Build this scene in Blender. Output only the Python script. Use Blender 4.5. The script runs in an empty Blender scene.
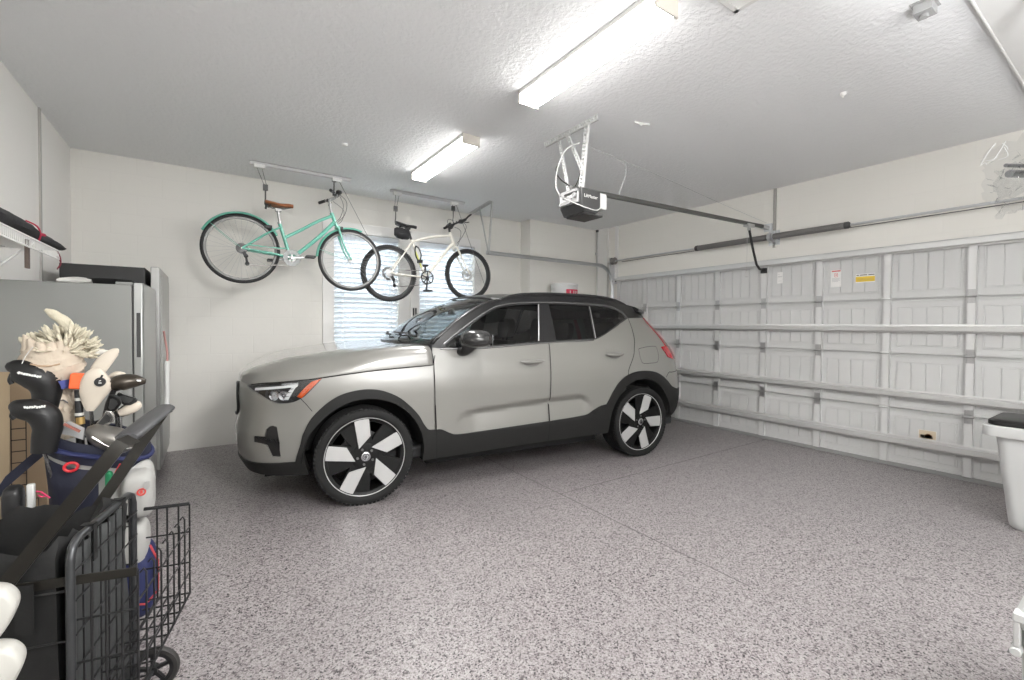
import bpy, bmesh, math, random
import numpy as np
from mathutils import Vector, Matrix
from mathutils.geometry import delaunay_2d_cdt
PI = math.pi
random.seed(7)
scn = bpy.context.scene
COL = scn.collection

# ================================================================ camera, sky, exposure
CAM_H = 1.33344
YAW, PITCH, ROLL = .5932, .0185, .0075
F_PX, V0 = 447.85, 333.74
H, XR, XL, YB, YF = 2.9611, 5.4957, -1.0767, 5.8051, -1.6     # ceiling, right, left, back, front wall
cd = bpy.data.cameras.new('camera'); cam = bpy.data.objects.new('camera', cd); COL.objects.link(cam)
R0 = Vector((math.cos(YAW), -math.sin(YAW), 0)); F0 = Vector((math.sin(YAW), math.cos(YAW), 0)); U0 = Vector((0, 0, 1))
FW = F0*math.cos(PITCH)-U0*math.sin(PITCH); UP = U0*math.cos(PITCH)+F0*math.sin(PITCH)
EX = R0*math.cos(ROLL)+UP*math.sin(ROLL); EY = -R0*math.sin(ROLL)+UP*math.cos(ROLL)
m = Matrix((EX, EY, -FW)).transposed().to_4x4(); m.translation = Vector((0, 0, CAM_H))
cam.matrix_world = m
cd.sensor_width = 36; cd.lens = F_PX/1024*36; cd.shift_y = -(340-V0)/1024; cd.clip_start = .02
scn.camera = cam
w = bpy.data.worlds.new('sky'); scn.world = w; w.use_nodes = True
bg = w.node_tree.nodes['Background']; bg.inputs[0].default_value = (.95, .975, 1.0, 1); bg.inputs[1].default_value = 8.0
scn.view_settings.view_transform = 'Standard'; scn.view_settings.look = 'None'
scn.view_settings.gamma = 1.0; scn.view_settings.use_curve_mapping = False
scn.view_settings.exposure = 0.70
LAMP_POWER = 40.0
# added soft light, bounced off the ceiling behind the camera to brighten the room
fd = bpy.data.lights.new('bounce_fill', 'AREA'); fd.shape = 'DISK'; fd.size = .5; fd.energy = 150; fd.color = (.97, .985, 1)
fill_light = bpy.data.objects.new('bounce_fill', fd); COL.objects.link(fill_light); fill_light.location = (1.7, -.45, 1.65); fill_light.rotation_euler = (math.radians(-140), 0, 0)
fd2 = bpy.data.lights.new('corner_fill', 'AREA'); fd2.shape = 'DISK'; fd2.size = .7; fd2.energy = 7; fd2.color = (1, .985, .96); fd2.spread = math.radians(75)  # second added light, aimed at the back-left floor to brighten that corner
fill_light2 = bpy.data.objects.new('corner_fill', fd2); COL.objects.link(fill_light2); fill_light2.location = (.9, -.25, 2.45)
fill_light2.rotation_euler = (Vector((.0, 4.9, 0))-Vector(fill_light2.location)).to_track_quat('-Z', 'Y').to_euler()

# ================================================================ materials
MATS = {}
def mat(name, col, rough=.5, metal=0., spec=.5, coat=0., bump=None, emit=None, alpha=None, trans=0.):
    if name in MATS: return MATS[name]
    M = bpy.data.materials.new(name); M.use_nodes = True; nt = M.node_tree; b = nt.nodes['Principled BSDF']
    b.inputs['Base Color'].default_value = (*col, 1); b.inputs['Roughness'].default_value = rough
    b.inputs['Metallic'].default_value = metal; b.inputs['Specular IOR Level'].default_value = spec
    b.inputs['Coat Weight'].default_value = coat; b.inputs['Coat Roughness'].default_value = .06
    b.inputs['Transmission Weight'].default_value = trans
    if alpha is not None: b.inputs['Alpha'].default_value = alpha
    if emit:
        b.inputs['Emission Color'].default_value = (*emit[0], 1); b.inputs['Emission Strength'].default_value = emit[1]
    if bump:
        sc, st = bump[:2]
        tc = nt.nodes.new('ShaderNodeTexCoord'); n = nt.nodes.new('ShaderNodeTexNoise'); n.inputs['Scale'].default_value = sc
        n.inputs['Detail'].default_value = bump[2] if len(bump) > 2 else 3
        bp = nt.nodes.new('ShaderNodeBump'); bp.inputs['Strength'].default_value = st; bp.inputs['Distance'].default_value = .01
        nt.links.new(tc.outputs['Object'], n.inputs['Vector']); nt.links.new(n.outputs['Fac'], bp.inputs['Height'])
        nt.links.new(bp.outputs['Normal'], b.inputs['Normal'])
    MATS[name] = M; return M
def N(M, t, **kw):
    n = M.node_tree.nodes.new(t)
    for k, v in kw.items():
        if k in n.inputs: n.inputs[k].default_value = v
        else: setattr(n, k, v)
    return n
def L(M, a, b): M.node_tree.links.new(a, b)
def ramp(M, stops, interp='LINEAR'):
    r = M.node_tree.nodes.new('ShaderNodeValToRGB'); cr = r.color_ramp; cr.interpolation = interp
    while len(cr.elements) < len(stops): cr.elements.new(.5)
    for e, (p, c) in zip(cr.elements, stops): e.position = p; e.color = (*c, 1)
    return r

def floor_mat():
    M = mat('epoxy_flake_floor', (.6, .58, .58), .33, spec=.5); b = M.node_tree.nodes['Principled BSDF']
    tc = N(M, 'ShaderNodeTexCoord')
    v = N(M, 'ShaderNodeTexVoronoi', Scale=150.0); L(M, tc.outputs['Object'], v.inputs['Vector'])
    sx = N(M, 'ShaderNodeSeparateColor'); L(M, v.outputs['Color'], sx.inputs['Color'])
    r = ramp(M, [(0, (.042, .038, .041)), (.055, (.12, .104, .11)), (.16, (.24, .213, .218)), (.36, (.355, .328, .330)), (.74, (.43, .406, .404))], 'CONSTANT')
    L(M, sx.outputs[0], r.inputs['Fac'])
    v2 = N(M, 'ShaderNodeTexVoronoi', Scale=300.0); L(M, tc.outputs['Object'], v2.inputs['Vector'])
    s2 = N(M, 'ShaderNodeSeparateColor'); L(M, v2.outputs['Color'], s2.inputs['Color'])
    r2 = ramp(M, [(0, (.35, .33, .34)), (.12, (.8, .78, .78)), (.6, (1.0, 1.0, 1.0))], 'CONSTANT'); L(M, s2.outputs[1], r2.inputs['Fac'])
    mx = N(M, 'ShaderNodeMix', data_type='RGBA', blend_type='MULTIPLY'); mx.inputs[0].default_value = .8
    L(M, r.outputs['Color'], mx.inputs[6]); L(M, r2.outputs['Color'], mx.inputs[7])
    L(M, mx.outputs[2], b.inputs['Base Color'])
    bp = N(M, 'ShaderNodeBump', Strength=.12, Distance=.003); L(M, sx.outputs[1], bp.inputs['Height']); L(M, bp.outputs['Normal'], b.inputs['Normal'])
    return M
def block_mat(name, col, scale=1., axis='xz', strength=.14, contrast=.012):
    # painted concrete block: faint raised courses 0.2 m high, 0.4 m long
    M = mat(name, col, .75, spec=.25); b = M.node_tree.nodes['Principled BSDF']
    tc = N(M, 'ShaderNodeTexCoord'); sp = N(M, 'ShaderNodeSeparateXYZ'); L(M, tc.outputs['Object'], sp.inputs[0])
    cb = N(M, 'ShaderNodeCombineXYZ')
    L(M, sp.outputs[0 if axis == 'xz' else 1], cb.inputs[0]); L(M, sp.outputs[2], cb.inputs[1])
    br = N(M, 'ShaderNodeTexBrick'); br.inputs['Scale'].default_value = 1.0
    br.inputs['Brick Width'].default_value = .4; br.inputs['Row Height'].default_value = .2; br.inputs['Mortar Size'].default_value = .006
    br.inputs['Mortar Smooth'].default_value = .6
    a = tuple(c*(1+contrast*.5) for c in col); d = tuple(c*(1-contrast) for c in col)
    br.inputs['Color1'].default_value = (*a, 1); br.inputs['Color2'].default_value = (*col, 1); br.inputs['Mortar'].default_value = (*d, 1)
    L(M, cb.outputs[0], br.inputs['Vector']); L(M, br.outputs['Color'], b.inputs['Base Color'])
    n = N(M, 'ShaderNodeTexNoise', Scale=14.0, Detail=5.0); L(M, tc.outputs['Object'], n.inputs['Vector'])
    b1 = N(M, 'ShaderNodeBump', Strength=strength, Distance=.006, invert=True); L(M, br.outputs['Fac'], b1.inputs['Height'])
    b2 = N(M, 'ShaderNodeBump', Strength=.12, Distance=.01); L(M, n.outputs['Fac'], b2.inputs['Height']); L(M, b1.outputs['Normal'], b2.inputs['Normal'])
    L(M, b2.outputs['Normal'], b.inputs['Normal']); return M
def ceiling_mat():
    M = mat('knockdown_ceiling', (.90, .905, .91), .85, spec=.2); b = M.node_tree.nodes['Principled BSDF']
    tc = N(M, 'ShaderNodeTexCoord')
    n = N(M, 'ShaderNodeTexNoise', Scale=34.0, Detail=4.0, Roughness=.55); L(M, tc.outputs['Object'], n.inputs['Vector'])
    r = ramp(M, [(.40, (0, 0, 0)), (.60, (1, 1, 1))]); L(M, n.outputs['Fac'], r.inputs['Fac'])
    bp = N(M, 'ShaderNodeBump', Strength=.26, Distance=.010); L(M, r.outputs['Color'], bp.inputs['Height']); L(M, bp.outputs['Normal'], b.inputs['Normal'])
    return M
def tinted_glass(name, tint, gloss=.03):
    if name in MATS: return MATS[name]
    M = bpy.data.materials.new(name); M.use_nodes = True; nt = M.node_tree; nt.nodes.clear()
    o = nt.nodes.new('ShaderNodeOutputMaterial'); t = nt.nodes.new('ShaderNodeBsdfTransparent'); t.inputs[0].default_value = (*tint, 1)
    g = nt.nodes.new('ShaderNodeBsdfGlossy'); g.inputs['Roughness'].default_value = gloss; g.inputs[0].default_value = (1, 1, 1, 1)
    fr = nt.nodes.new('ShaderNodeFresnel'); fr.inputs[0].default_value = 1.5
    ge = nt.nodes.new('ShaderNodeNewGeometry'); iv = nt.nodes.new('ShaderNodeMath'); iv.operation = 'SUBTRACT'; iv.inputs[0].default_value = 1; nt.links.new(ge.outputs['Backfacing'], iv.inputs[1])
    mu = nt.nodes.new('ShaderNodeMath'); mu.operation = 'MULTIPLY'; nt.links.new(fr.outputs[0], mu.inputs[0]); nt.links.new(iv.outputs[0], mu.inputs[1])
    mx = nt.nodes.new('ShaderNodeMixShader'); nt.links.new(mu.outputs[0], mx.inputs[0]); nt.links.new(t.outputs[0], mx.inputs[1]); nt.links.new(g.outputs[0], mx.inputs[2])
    nt.links.new(mx.outputs[0], o.inputs[0]); MATS[name] = M; return M

M_WHITE = mat('white_paint', (.80, .80, .78), .5)
M_GALV = mat('galvanised_steel', (.62, .63, .64), .38, .85)
M_DARKSTEEL = mat('dark_steel', (.10, .10, .10), .4, .7)
M_BLACKPL = mat('black_plastic', (.018, .018, .019), .45)
M_RUBBER = mat('black_rubber', (.022, .022, .023), .75)
M_CHROME = mat('chrome', (.8, .8, .8), .12, 1.)

# ================================================================ mesh helpers
def V3(*a): return Vector(a)
class MB:
    """collects shapes (several material slots allowed), then links them as ONE mesh object"""
    def __init__(s): s.v = []; s.f = []; s.mi = []; s.cur = 0
    def add(s, vs, fs):
        o = len(s.v); s.v += [Vector(v) for v in vs]; s.f += [[i+o for i in f] for f in fs]; s.mi += [s.cur]*len(fs); return s
    def box(s, c, d, rot=None):
        x, y, z = d[0]/2, d[1]/2, d[2]/2
        vs = [Vector((a*x, b*y, e*z)) for a in (-1, 1) for b in (-1, 1) for e in (-1, 1)]
        if rot is not None: vs = [rot @ v for v in vs]
        vs = [v+Vector(c) for v in vs]
        return s.add(vs, [(0, 1, 3, 2), (4, 6, 7, 5), (0, 4, 5, 1), (2, 3, 7, 6), (0, 2, 6, 4), (1, 5, 7, 3)])
    def bb(s, a, b):
        return s.box([(p+q)/2 for p, q in zip(a, b)], [abs(q-p) for p, q in zip(a, b)])
    def bar(s, p, q, wd, th, up=(0, 0, 1)):
        """rectangular bar from p to q: wd across, th along 'up'"""
        p = Vector(p); q = Vector(q); d = (q-p); ln = d.length; d.normalize(); u = Vector(up); x = d.cross(u)
        if x.length < 1e-5: x = d.cross(Vector((1, 0, 0)))
        x.normalize(); u = x.cross(d)
        return s.box((p+q)/2, (ln, wd, th), Matrix((d, x, u)).transposed())
    def tube(s, pts, r, seg=8, closed=False, caps=True):
        pts = [Vector(p) for p in pts]; n = len(pts); rs = r if isinstance(r, (list, tuple)) else [r]*n
        tang = []
        for i in range(n):
            a = pts[(i-1) % n] if (closed or i > 0) else pts[i]; b = pts[(i+1) % n] if (closed or i < n-1) else pts[i]
            t = (b-a); tang.append(t.normalized() if t.length > 1e-9 else Vector((0, 0, 1)))
        t0 = tang[0]; ref = Vector((0, 0, 1)) if abs(t0.z) < .9 else Vector((1, 0, 0)); x = t0.cross(ref).normalized()
        vs = []
        for i in range(n):
            t = tang[i]; x = (x-t*x.dot(t))
            if x.length < 1e-6: x = t.orthogonal()
            x.normalize(); y = t.cross(x)
            for k in range(seg):
                a = 2*PI*k/seg; vs.append(pts[i]+(x*math.cos(a)+y*math.sin(a))*rs[i])
        fs = []
        for i in range(n if closed else n-1):
            j = (i+1) % n
            for k in range(seg):
                l = (k+1) % seg; fs.append((i*seg+k, i*seg+l, j*seg+l, j*seg+k))
        if caps and not closed: fs += [tuple(range(seg))[::-1], tuple((n-1)*seg+k for k in range(seg))]
        return s.add(vs, fs)
    def cyl(s, p, q, r, r2=None, seg=20): return s.tube([p, q], [r, r if r2 is None else r2], seg)
    def lathe(s, prof, o=(0, 0, 0), axis=(0, 0, 1), seg=32, arc=(0, 2*PI), capped=False):
        """prof = [(radius, distance along axis)]"""
        a = Vector(axis).normalized(); x = a.orthogonal().normalized(); y = a.cross(x); o = Vector(o)
        full = abs(arc[1]-arc[0]-2*PI) < 1e-6; ns = seg if full else seg+1
        vs = []
        for (r, d) in prof:
            for k in range(ns):
                t = arc[0]+(arc[1]-arc[0])*k/seg; vs.append(o+a*d+(x*math.cos(t)+y*math.sin(t))*max(r, 1e-5))
        fs = []
        for i in range(len(prof)-1):
            for k in range(seg):
                l = (k+1) % ns if full else k+1
                fs.append((i*ns+k, i*ns+l, (i+1)*ns+l, (i+1)*ns+k))
        return s.add(vs, fs)
    def sphere(s, c, r, seg=16, rings=10, scale=(1, 1, 1), rot=None):
        vs = []; c = Vector(c)
        for i in range(rings+1):
            ph = PI*i/rings
            for k in range(seg):
                t = 2*PI*k/seg; v = Vector((r*math.sin(ph)*math.cos(t)*scale[0], r*math.sin(ph)*math.sin(t)*scale[1], r*math.cos(ph)*scale[2]))
                vs.append(c+(rot @ v if rot is not None else v))
        fs = [(i*seg+k, (i+1)*seg+k, (i+1)*seg+(k+1) % seg, i*seg+(k+1) % seg) for i in range(rings) for k in range(seg)]
        return s.add(vs, fs)
    def prism(s, poly, h0, h1, fr):
        """poly in 2-D, extruded between h0 and h1 along the third axis of frame fr = (origin, x, y, z)"""
        o, x, y, z = [Vector(v) for v in fr]; n = len(poly)
        vs = [o+x*a+y*b+z*h for h in (h0, h1) for a, b in poly]
        return s.add(vs, [tuple(range(n))[::-1], tuple(range(n, 2*n))]+[(k, (k+1) % n, n+(k+1) % n, n+k) for k in range(n)])
    def loft(s, rings, closed=True, caps=True):
        n = len(rings[0]); vs = [p for r in rings for p in r]; fs = []
        for i in range(len(rings)-1):
            for k in range(n if closed else n-1):
                l = (k+1) % n; fs.append((i*n+k, i*n+l, (i+1)*n+l, (i+1)*n+k))
        if caps and closed: fs += [tuple(range(n))[::-1], tuple((len(rings)-1)*n+k for k in range(n))]
        return s.add(vs, fs)
    def build(s, name, m_, parent=None, local=False, smooth=38, bevel=0, normals=None, recalc=True, subsurf=0):
        me = bpy.data.meshes.new(name); vs = s.v
        if parent is not None and not local:
            inv = wmat(parent).inverted(); vs = [inv @ v for v in vs]
        me.from_pydata([tuple(v) for v in vs], [], s.f)
        ms = m_ if isinstance(m_, (list, tuple)) else [m_]
        for q in ms: me.materials.append(q)
        if len(ms) > 1: me.polygons.foreach_set('material_index', s.mi)
        if recalc:
            b = bmesh.new(); b.from_mesh(me); bmesh.ops.recalc_face_normals(b, faces=b.faces); b.to_mesh(me); b.free()
        me.validate(); me.update()
        if smooth:
            me.polygons.foreach_set('use_smooth', [True]*len(me.polygons)); me.set_sharp_from_angle(angle=math.radians(smooth))
        if normals is not None:
            inv3 = wmat(parent).inverted().to_3x3() if (parent is not None and not local) else Matrix.Identity(3)
            me.normals_split_custom_set_from_vertices([tuple((inv3 @ Vector(n)).normalized()) for n in normals])
        o = bpy.data.objects.new(name, me); COL.objects.link(o)
        if parent is not None: o.parent = parent
        if bevel:
            md = o.modifiers.new('bevel', 'BEVEL'); md.width = bevel; md.segments = 2; md.limit_method = 'ANGLE'; md.angle_limit = math.radians(40)
        if subsurf:
            md = o.modifiers.new('subdivision', 'SUBSURF'); md.levels = subsurf; md.render_levels = subsurf
        return o
def wmat(o):
    M_ = o.matrix_basis.copy()
    while o.parent is not None: o = o.parent; M_ = o.matrix_basis @ M_
    return M_
def tag(o, label=None, cat=None, group=None, kind=None):
    if label: o['label'] = label
    if cat: o['category'] = cat
    if group: o['group'] = group
    if kind: o['kind'] = kind
    return o
def thing(name, label, cat, loc=(0, 0, 0), rz=0, group=None, kind=None, M_=None):
    o = bpy.data.objects.new(name, None); COL.objects.link(o); o.empty_display_size = .1
    if M_ is not None: o.matrix_basis = M_
    else: o.location = loc; o.rotation_euler = (0, 0, rz)
    o.matrix_basis = Matrix.LocRotScale(o.location, o.rotation_euler, o.scale)
    return tag(o, label, cat, group, kind)
def kids(o): return [c for c in bpy.data.objects if c.parent == o]
def catmull(pts, n=8, closed=False):
    P_ = [Vector(p) for p in pts]; out = []; m_ = len(P_)
    for i in range(m_ if closed else m_-1):
        if closed: a, b, c, d = P_[(i-1) % m_], P_[i], P_[(i+1) % m_], P_[(i+2) % m_]
        else: a, b, c, d = P_[max(i-1, 0)], P_[i], P_[i+1], P_[min(i+2, m_-1)]
        for k in range(n):
            t = k/n; out.append(.5*((2*b)+(c-a)*t+(2*a-5*b+4*c-d)*t*t+(3*b-a-3*c+d)*t**3))
    if not closed: out.append(P_[-1])
    return out
def struct(name, mb, m_, label=None, **kw): return tag(mb.build(name, m_, **kw), label, None, None, 'structure')

# ================================================================ room shell
M_WALL = block_mat('painted_block_wall', (.77, .752, .71)); M_WALLR = block_mat('painted_header_wall', (.81, .79, .74), axis='yz', strength=.1, contrast=.01)
M_WALLL = mat('left_wall_paint', (.86, .845, .815), .7, spec=.25, bump=(9, .08)); M_TRIM = mat('trim_paint', (.80, .79, .77), .45)
struct('floor', MB().bb((XL-.2, YF-.2, -.12), (XR+.3, YB+.3, 0)), floor_mat(), smooth=0)
struct('ceiling', MB().bb((XL-.2, YF-.2, H), (XR+.3, YB+.3, H+.12)), ceiling_mat(), smooth=0)
W1, W2, WZ0, WZ1 = (1.262, 2.092), (2.372, 3.232), .93, 2.475
b = MB()
b.bb((XL-.2, YB, 0), (W1[0], YB+.18, H)); b.bb((W1[1], YB, 0), (W2[0], YB+.18, H)); b.bb((W2[1], YB, 0), (XR+.3, YB+.18, H))
for a, c in (W1, W2): b.bb((a, YB, 0), (c, YB+.18, WZ0)); b.bb((a, YB, WZ1), (c, YB+.18, H))
struct('wall_back', b, M_WALL, smooth=0)
struct('wall_left', MB().bb((XL-.18, YF, 0), (XL, YB, H)), M_WALLL, smooth=0)
DY0, DY1, DZ = .385, 5.075, 2.145
b = MB().bb((XR+.012, YF, DZ-.02), (XR+.2, YB, H)); b.bb((XR+.012, DY1, 0), (XR+.2, YB, DZ-.02)); b.bb((XR+.012, YF, 0), (XR+.2, DY0, DZ-.02))
struct('wall_right', b, M_WALLR, smooth=0)
struct('wall_front', MB().bb((XL-.18, YF-.18, 0), (XR+.2, YF, H)), mat('front_wall_paint', (.84, .83, .81), .7), smooth=0)
struct('wall_corner', MB().bb((4.065, YB-.25, 0), (XR+.012, YB, H)), M_WALL, smooth=0)
# soffit with its white corner bead along the near side of the ceiling
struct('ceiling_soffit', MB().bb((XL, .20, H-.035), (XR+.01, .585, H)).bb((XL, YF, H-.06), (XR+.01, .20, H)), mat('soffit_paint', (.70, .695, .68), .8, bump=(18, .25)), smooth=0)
struct('trim_1', MB().bb((XL, .580, H-.038), (XR+.01, .592, H-.001)), M_WHITE, bevel=.003)
# left wall seam and the narrow strips by the garage door corner
struct('trim_2', MB().bb((XL, 4.855, 1.0), (XL+.012, 4.885, H)), mat('seam_grey', (.42, .41, .39), .6))
struct('trim_3', MB().bb((XR-.01, 5.09, DZ-.1), (XR+.012, 5.15, H)).bb((XR-.03, 5.30, 0), (XR+.012, 5.545, H)), M_TRIM)
struct('trim_4', MB().bb((XR-.004, 2.645, 2.27), (XR+.012, 2.675, H-.0)), mat('seam_dark', (.40, .39, .36), .7))  # dark grey strip along the header wall seam
# floor control joints
jm = mat('joint_filler', (.16, .15, .15), .8)
struct('trim_5', MB().bb((2.293, 1.2, -.002), (2.299, YB, .0012)), jm, smooth=0)
struct('trim_6', MB().bb((2.30, 2.703, -.002), (XR, 2.709, .0012)), jm, smooth=0)
def blind_mat():
    if 'blind_white' in MATS: return MATS['blind_white']
    M = bpy.data.materials.new('blind_white'); M.use_nodes = True; nt = M.node_tree; b = nt.nodes['Principled BSDF']; b.inputs['Base Color'].default_value = (.86, .87, .88, 1); b.inputs['Roughness'].default_value = .45
    t = nt.nodes.new('ShaderNodeBsdfTranslucent'); t.inputs[0].default_value = (.90, .93, .97, 1); mx = nt.nodes.new('ShaderNodeMixShader'); mx.inputs[0].default_value = .40
    nt.links.new(b.outputs[0], mx.inputs[1]); nt.links.new(t.outputs[0], mx.inputs[2]); nt.links.new(mx.outputs[0], nt.nodes['Material Output'].inputs[0]); MATS['blind_white'] = M; return M
# ---- windows: casing, sash, glass, blind
def window(n, x0, x1, rc):
    root = thing('window_%d' % n, None, None, ((x0+x1)/2, YB+.1, WZ0), kind='structure')
    b = MB(); c = .125
    b.bb((x0-(.13 if n == 1 else .125), YB-.018, WZ0-c), (x0+.004, YB+.004, WZ1+c)); b.bb((x1-.004, YB-.018, WZ0-c), (x1+rc, YB+.004, WZ1+c))
    b.bb((x0, YB-.018, WZ1), (x1, YB+.004, WZ1+c)); b.bb((x0, YB-.018, WZ0-c), (x1, YB+.004, WZ0))
    b.build('casing', M_TRIM, root, bevel=.004)
    MB().bb((x0, YB-.05, WZ0-.025), (x1, YB+.16, WZ0)).build('window_sill', M_WHITE, root, bevel=.004)
    b = MB(); y0, y1 = YB+.10, YB+.14
    for q in ((x0, x0+.04), (x1-.04, x1)): b.bb((q[0], y0, WZ0), (q[1], y1, WZ1))
    for q in ((WZ0, WZ0+.04), (WZ1-.04, WZ1), ((WZ0+WZ1)/2-.02, (WZ0+WZ1)/2+.02)): b.bb((x0, y0, q[0]), (x1, y1, q[1]))
    b.build('window_frame', M_WHITE, root, bevel=.003)
    MB().bb((x0+.03, YB+.118, WZ0+.03), (x1-.03, YB+.122, WZ1-.03)).build('pane', tinted_glass('window_glass', (.92, .95, .96), .0), root, smooth=0)
    bl = thing('window_blind', ['white slatted blind in the window over the car bonnet, left of the two', 'white slatted blind in the window above the car windscreen, right of the two'][n-1],
               'window blind', ((x0+x1)/2, YB+.045, WZ0), group='slatted blinds in the two windows')
    bm_ = blind_mat()
    s = MB(); z = WZ0+.035; R_ = Matrix.Rotation(math.radians(-43), 3, 'X')
    while z < WZ1-.055:
        s.box(((x0+x1)/2, YB+.045, z), (x1-x0-.012, .064, .003), R_); z += .0625
    s.build('slats', bm_, bl, smooth=0)
    MB().bb((x0+.003, YB+.012, WZ1-.05), (x1-.003, YB+.075, WZ1-.002)).build('head_rail', bm_, bl, bevel=.004)
    MB().bb((x0+.006, YB+.022, WZ0+.002), (x1-.006, YB+.068, WZ0+.018)).build('bottom_rail', bm_, bl, bevel=.003)
    s = MB()
    for fx_ in (.14, .86):
        xx = x0+(x1-x0)*fx_
        for yy in (YB+.018, YB+.072): s.bb((xx-.004, yy-.0006, WZ0+.01), (xx+.004, yy+.0006, WZ1-.02))
    s.build('ladder_tape', bm_, bl, smooth=0)
struct('exterior_wall', MB().bb((-6, YB+2.6, -.3), (9, YB+2.8, 3.2)), mat('outside_wall', (.20, .205, .215), .8), smooth=0)
struct('exterior_ground', MB().bb((-6, YB+.19, -.4), (9, YB+2.6, -.3)), mat('outside_ground', (.35, .35, .33), .9), smooth=0)
window(1, *W1, .14); window(2, *W2, .10)
b = MB()
for i, zz in enumerate((1.50, 1.50)): b.cyl((2.285+.032*i, YB-.03, 1.40), (2.285+.032*i, YB-.03, 1.56), .011, seg=10)
tag(b.build('blind_cord_tassel', M_BLACKPL), 'pair of small dark cord ends on the casing between the windows', 'cord end')
# ---------------------------------------------------------------- car body surface
def cspline(xs, ys):
    xs = np.array(xs, float); ys = np.array(ys, float); n = len(xs)
    h = np.diff(xs); A = np.zeros((n, n)); r = np.zeros(n)
    A[0, 0] = A[-1, -1] = 1
    for i in range(1, n-1):
        A[i, i-1] = h[i-1]; A[i, i] = 2*(h[i-1]+h[i]); A[i, i+1] = h[i]
        r[i] = 3*((ys[i+1]-ys[i])/h[i]-(ys[i]-ys[i-1])/h[i-1])
    c = np.linalg.solve(A, r)
    b = np.diff(ys)/h-h*(2*c[:-1]+c[1:])/3; d = np.diff(c)/(3*h)
    def f(x):
        x = np.clip(np.asarray(x, float), xs[0], xs[-1])
        i = np.clip(np.searchsorted(xs, x)-1, 0, n-2); t = x-xs[i]
        return ys[i]+b[i]*t+c[i]*t*t+d[i]*t**3
    return f
def pchip(xs, ys):
    # monotone cubic: no overshoot between knots
    xs = np.array(xs, float); ys = np.array(ys, float); h = np.diff(xs); dl = np.diff(ys)/h
    m = np.zeros(len(xs)); m[0] = dl[0]; m[-1] = dl[-1]
    for i in range(1, len(xs)-1):
        if dl[i-1]*dl[i] > 0:
            w1 = 2*h[i]+h[i-1]; w2 = h[i]+2*h[i-1]
            m[i] = (w1+w2)/(w1/dl[i-1]+w2/dl[i])
    def f(x):
        x = np.clip(np.asarray(x, float), xs[0], xs[-1])
        i = np.clip(np.searchsorted(xs, x)-1, 0, len(xs)-2); t = (x-xs[i])/h[i]
        h00 = 2*t**3-3*t**2+1; h10 = t**3-2*t**2+t; h01 = -2*t**3+3*t**2; h11 = t**3-t**2
        return h00*ys[i]+h10*h[i]*m[i]+h01*ys[i+1]+h11*h[i]*m[i+1]
    return f
PLAN = [(-.870, 0), (-.866, .22), (-.846, .44), (-.790, .635), (-.680, .775), (-.500, .862), (-.25, .905),
        (.10, .924), (.8, .930), (1.8, .930), (2.4, .925), (2.85, .905), (3.18, .866), (3.40, .790), (3.515, .62), (3.572, .36), (3.588, 0)]
_pl = np.array(PLAN); _sc = np.concatenate([[0], np.cumsum(np.hypot(*np.diff(_pl, axis=0).T))])
_fu = cspline(_sc, _pl[:, 0]); _fw = cspline(_sc, _pl[:, 1])
SL = float(_sc[-1])
_iw = pchip([.15, .22, .28, .36, .46, .60, .80, .90, .97, 1.05, 1.14, 1.20, 1.30, 1.45, 1.55, 1.62, 1.70],
            [.075, .050, .032, .016, .004, .0, .0, .006, .017, .036, .060, .082, .128, .200, .250, .290, .36])
_if = pchip([.15, .22, .30, .40, .47, .55, .62, .70, .80, .87, .92, .97, 1.02, 1.10, 1.7],
            [.13, .10, .055, .010, .0, .0, .012, .022, .018, .022, .045, .085, .13, .20, .50])
_ir = pchip([.15, .22, .30, .40, .50, .60, .70, .80, .90, .98, 1.05, 1.15, 1.30, 1.45, 1.55, 1.7],
            [.30, .25, .17, .05, .012, .0, .0, .018, .035, .05, .075, .135, .265, .395, .465, .58])
def sstep(t):
    t = np.clip(t, 0, 1); return t*t*(3-2*t)
def scallop(u, z):
    # pressed hollow along the lower doors: steep upper lip, long lower ramp; height follows the rising sill line
    zt = z-(u-.5)*.020
    top = np.interp(u, [.66, .68, .71, .75, .80, .90, 1.03, 1.6, 1.91, 1.98, 2.04, 2.09, 2.12], [.43, .53, .59, .622, .640, .648, .653, .672, .672, .662, .625, .55, .43])
    lip = .062; ft = np.clip((top-.43)/.16, 0, 1)
    d = np.where(zt > top-lip, sstep((top-zt)/lip), np.clip((zt-.43)/np.maximum(top-lip-.43, .02), 0, 1))
    return .036*ft*sstep((u-.66)/.26)*sstep((2.13-u)/.16)*d*(zt < top)*(zt > .43)
def P(s, z):
    s = np.asarray(s, float); z = np.asarray(z, float)
    u0 = _fu(s); w0 = _fw(s)
    w = w0*(1-_iw(z)/.93)
    u = u0+_if(z)*sstep((.15-u0)/.9)-_ir(z)*sstep((u0-2.15)/1.25)
    w = w-scallop(u, z)
    return np.stack([u, w, z*np.ones_like(u)], -1)
def PN(s, z, e=1e-3):
    a = P(s+e, z)-P(s-e, z); b = P(s, z+e)-P(s, z-e)
    n = np.cross(b, a); n /= np.linalg.norm(n, axis=-1, keepdims=True)+1e-12
    return n

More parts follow.
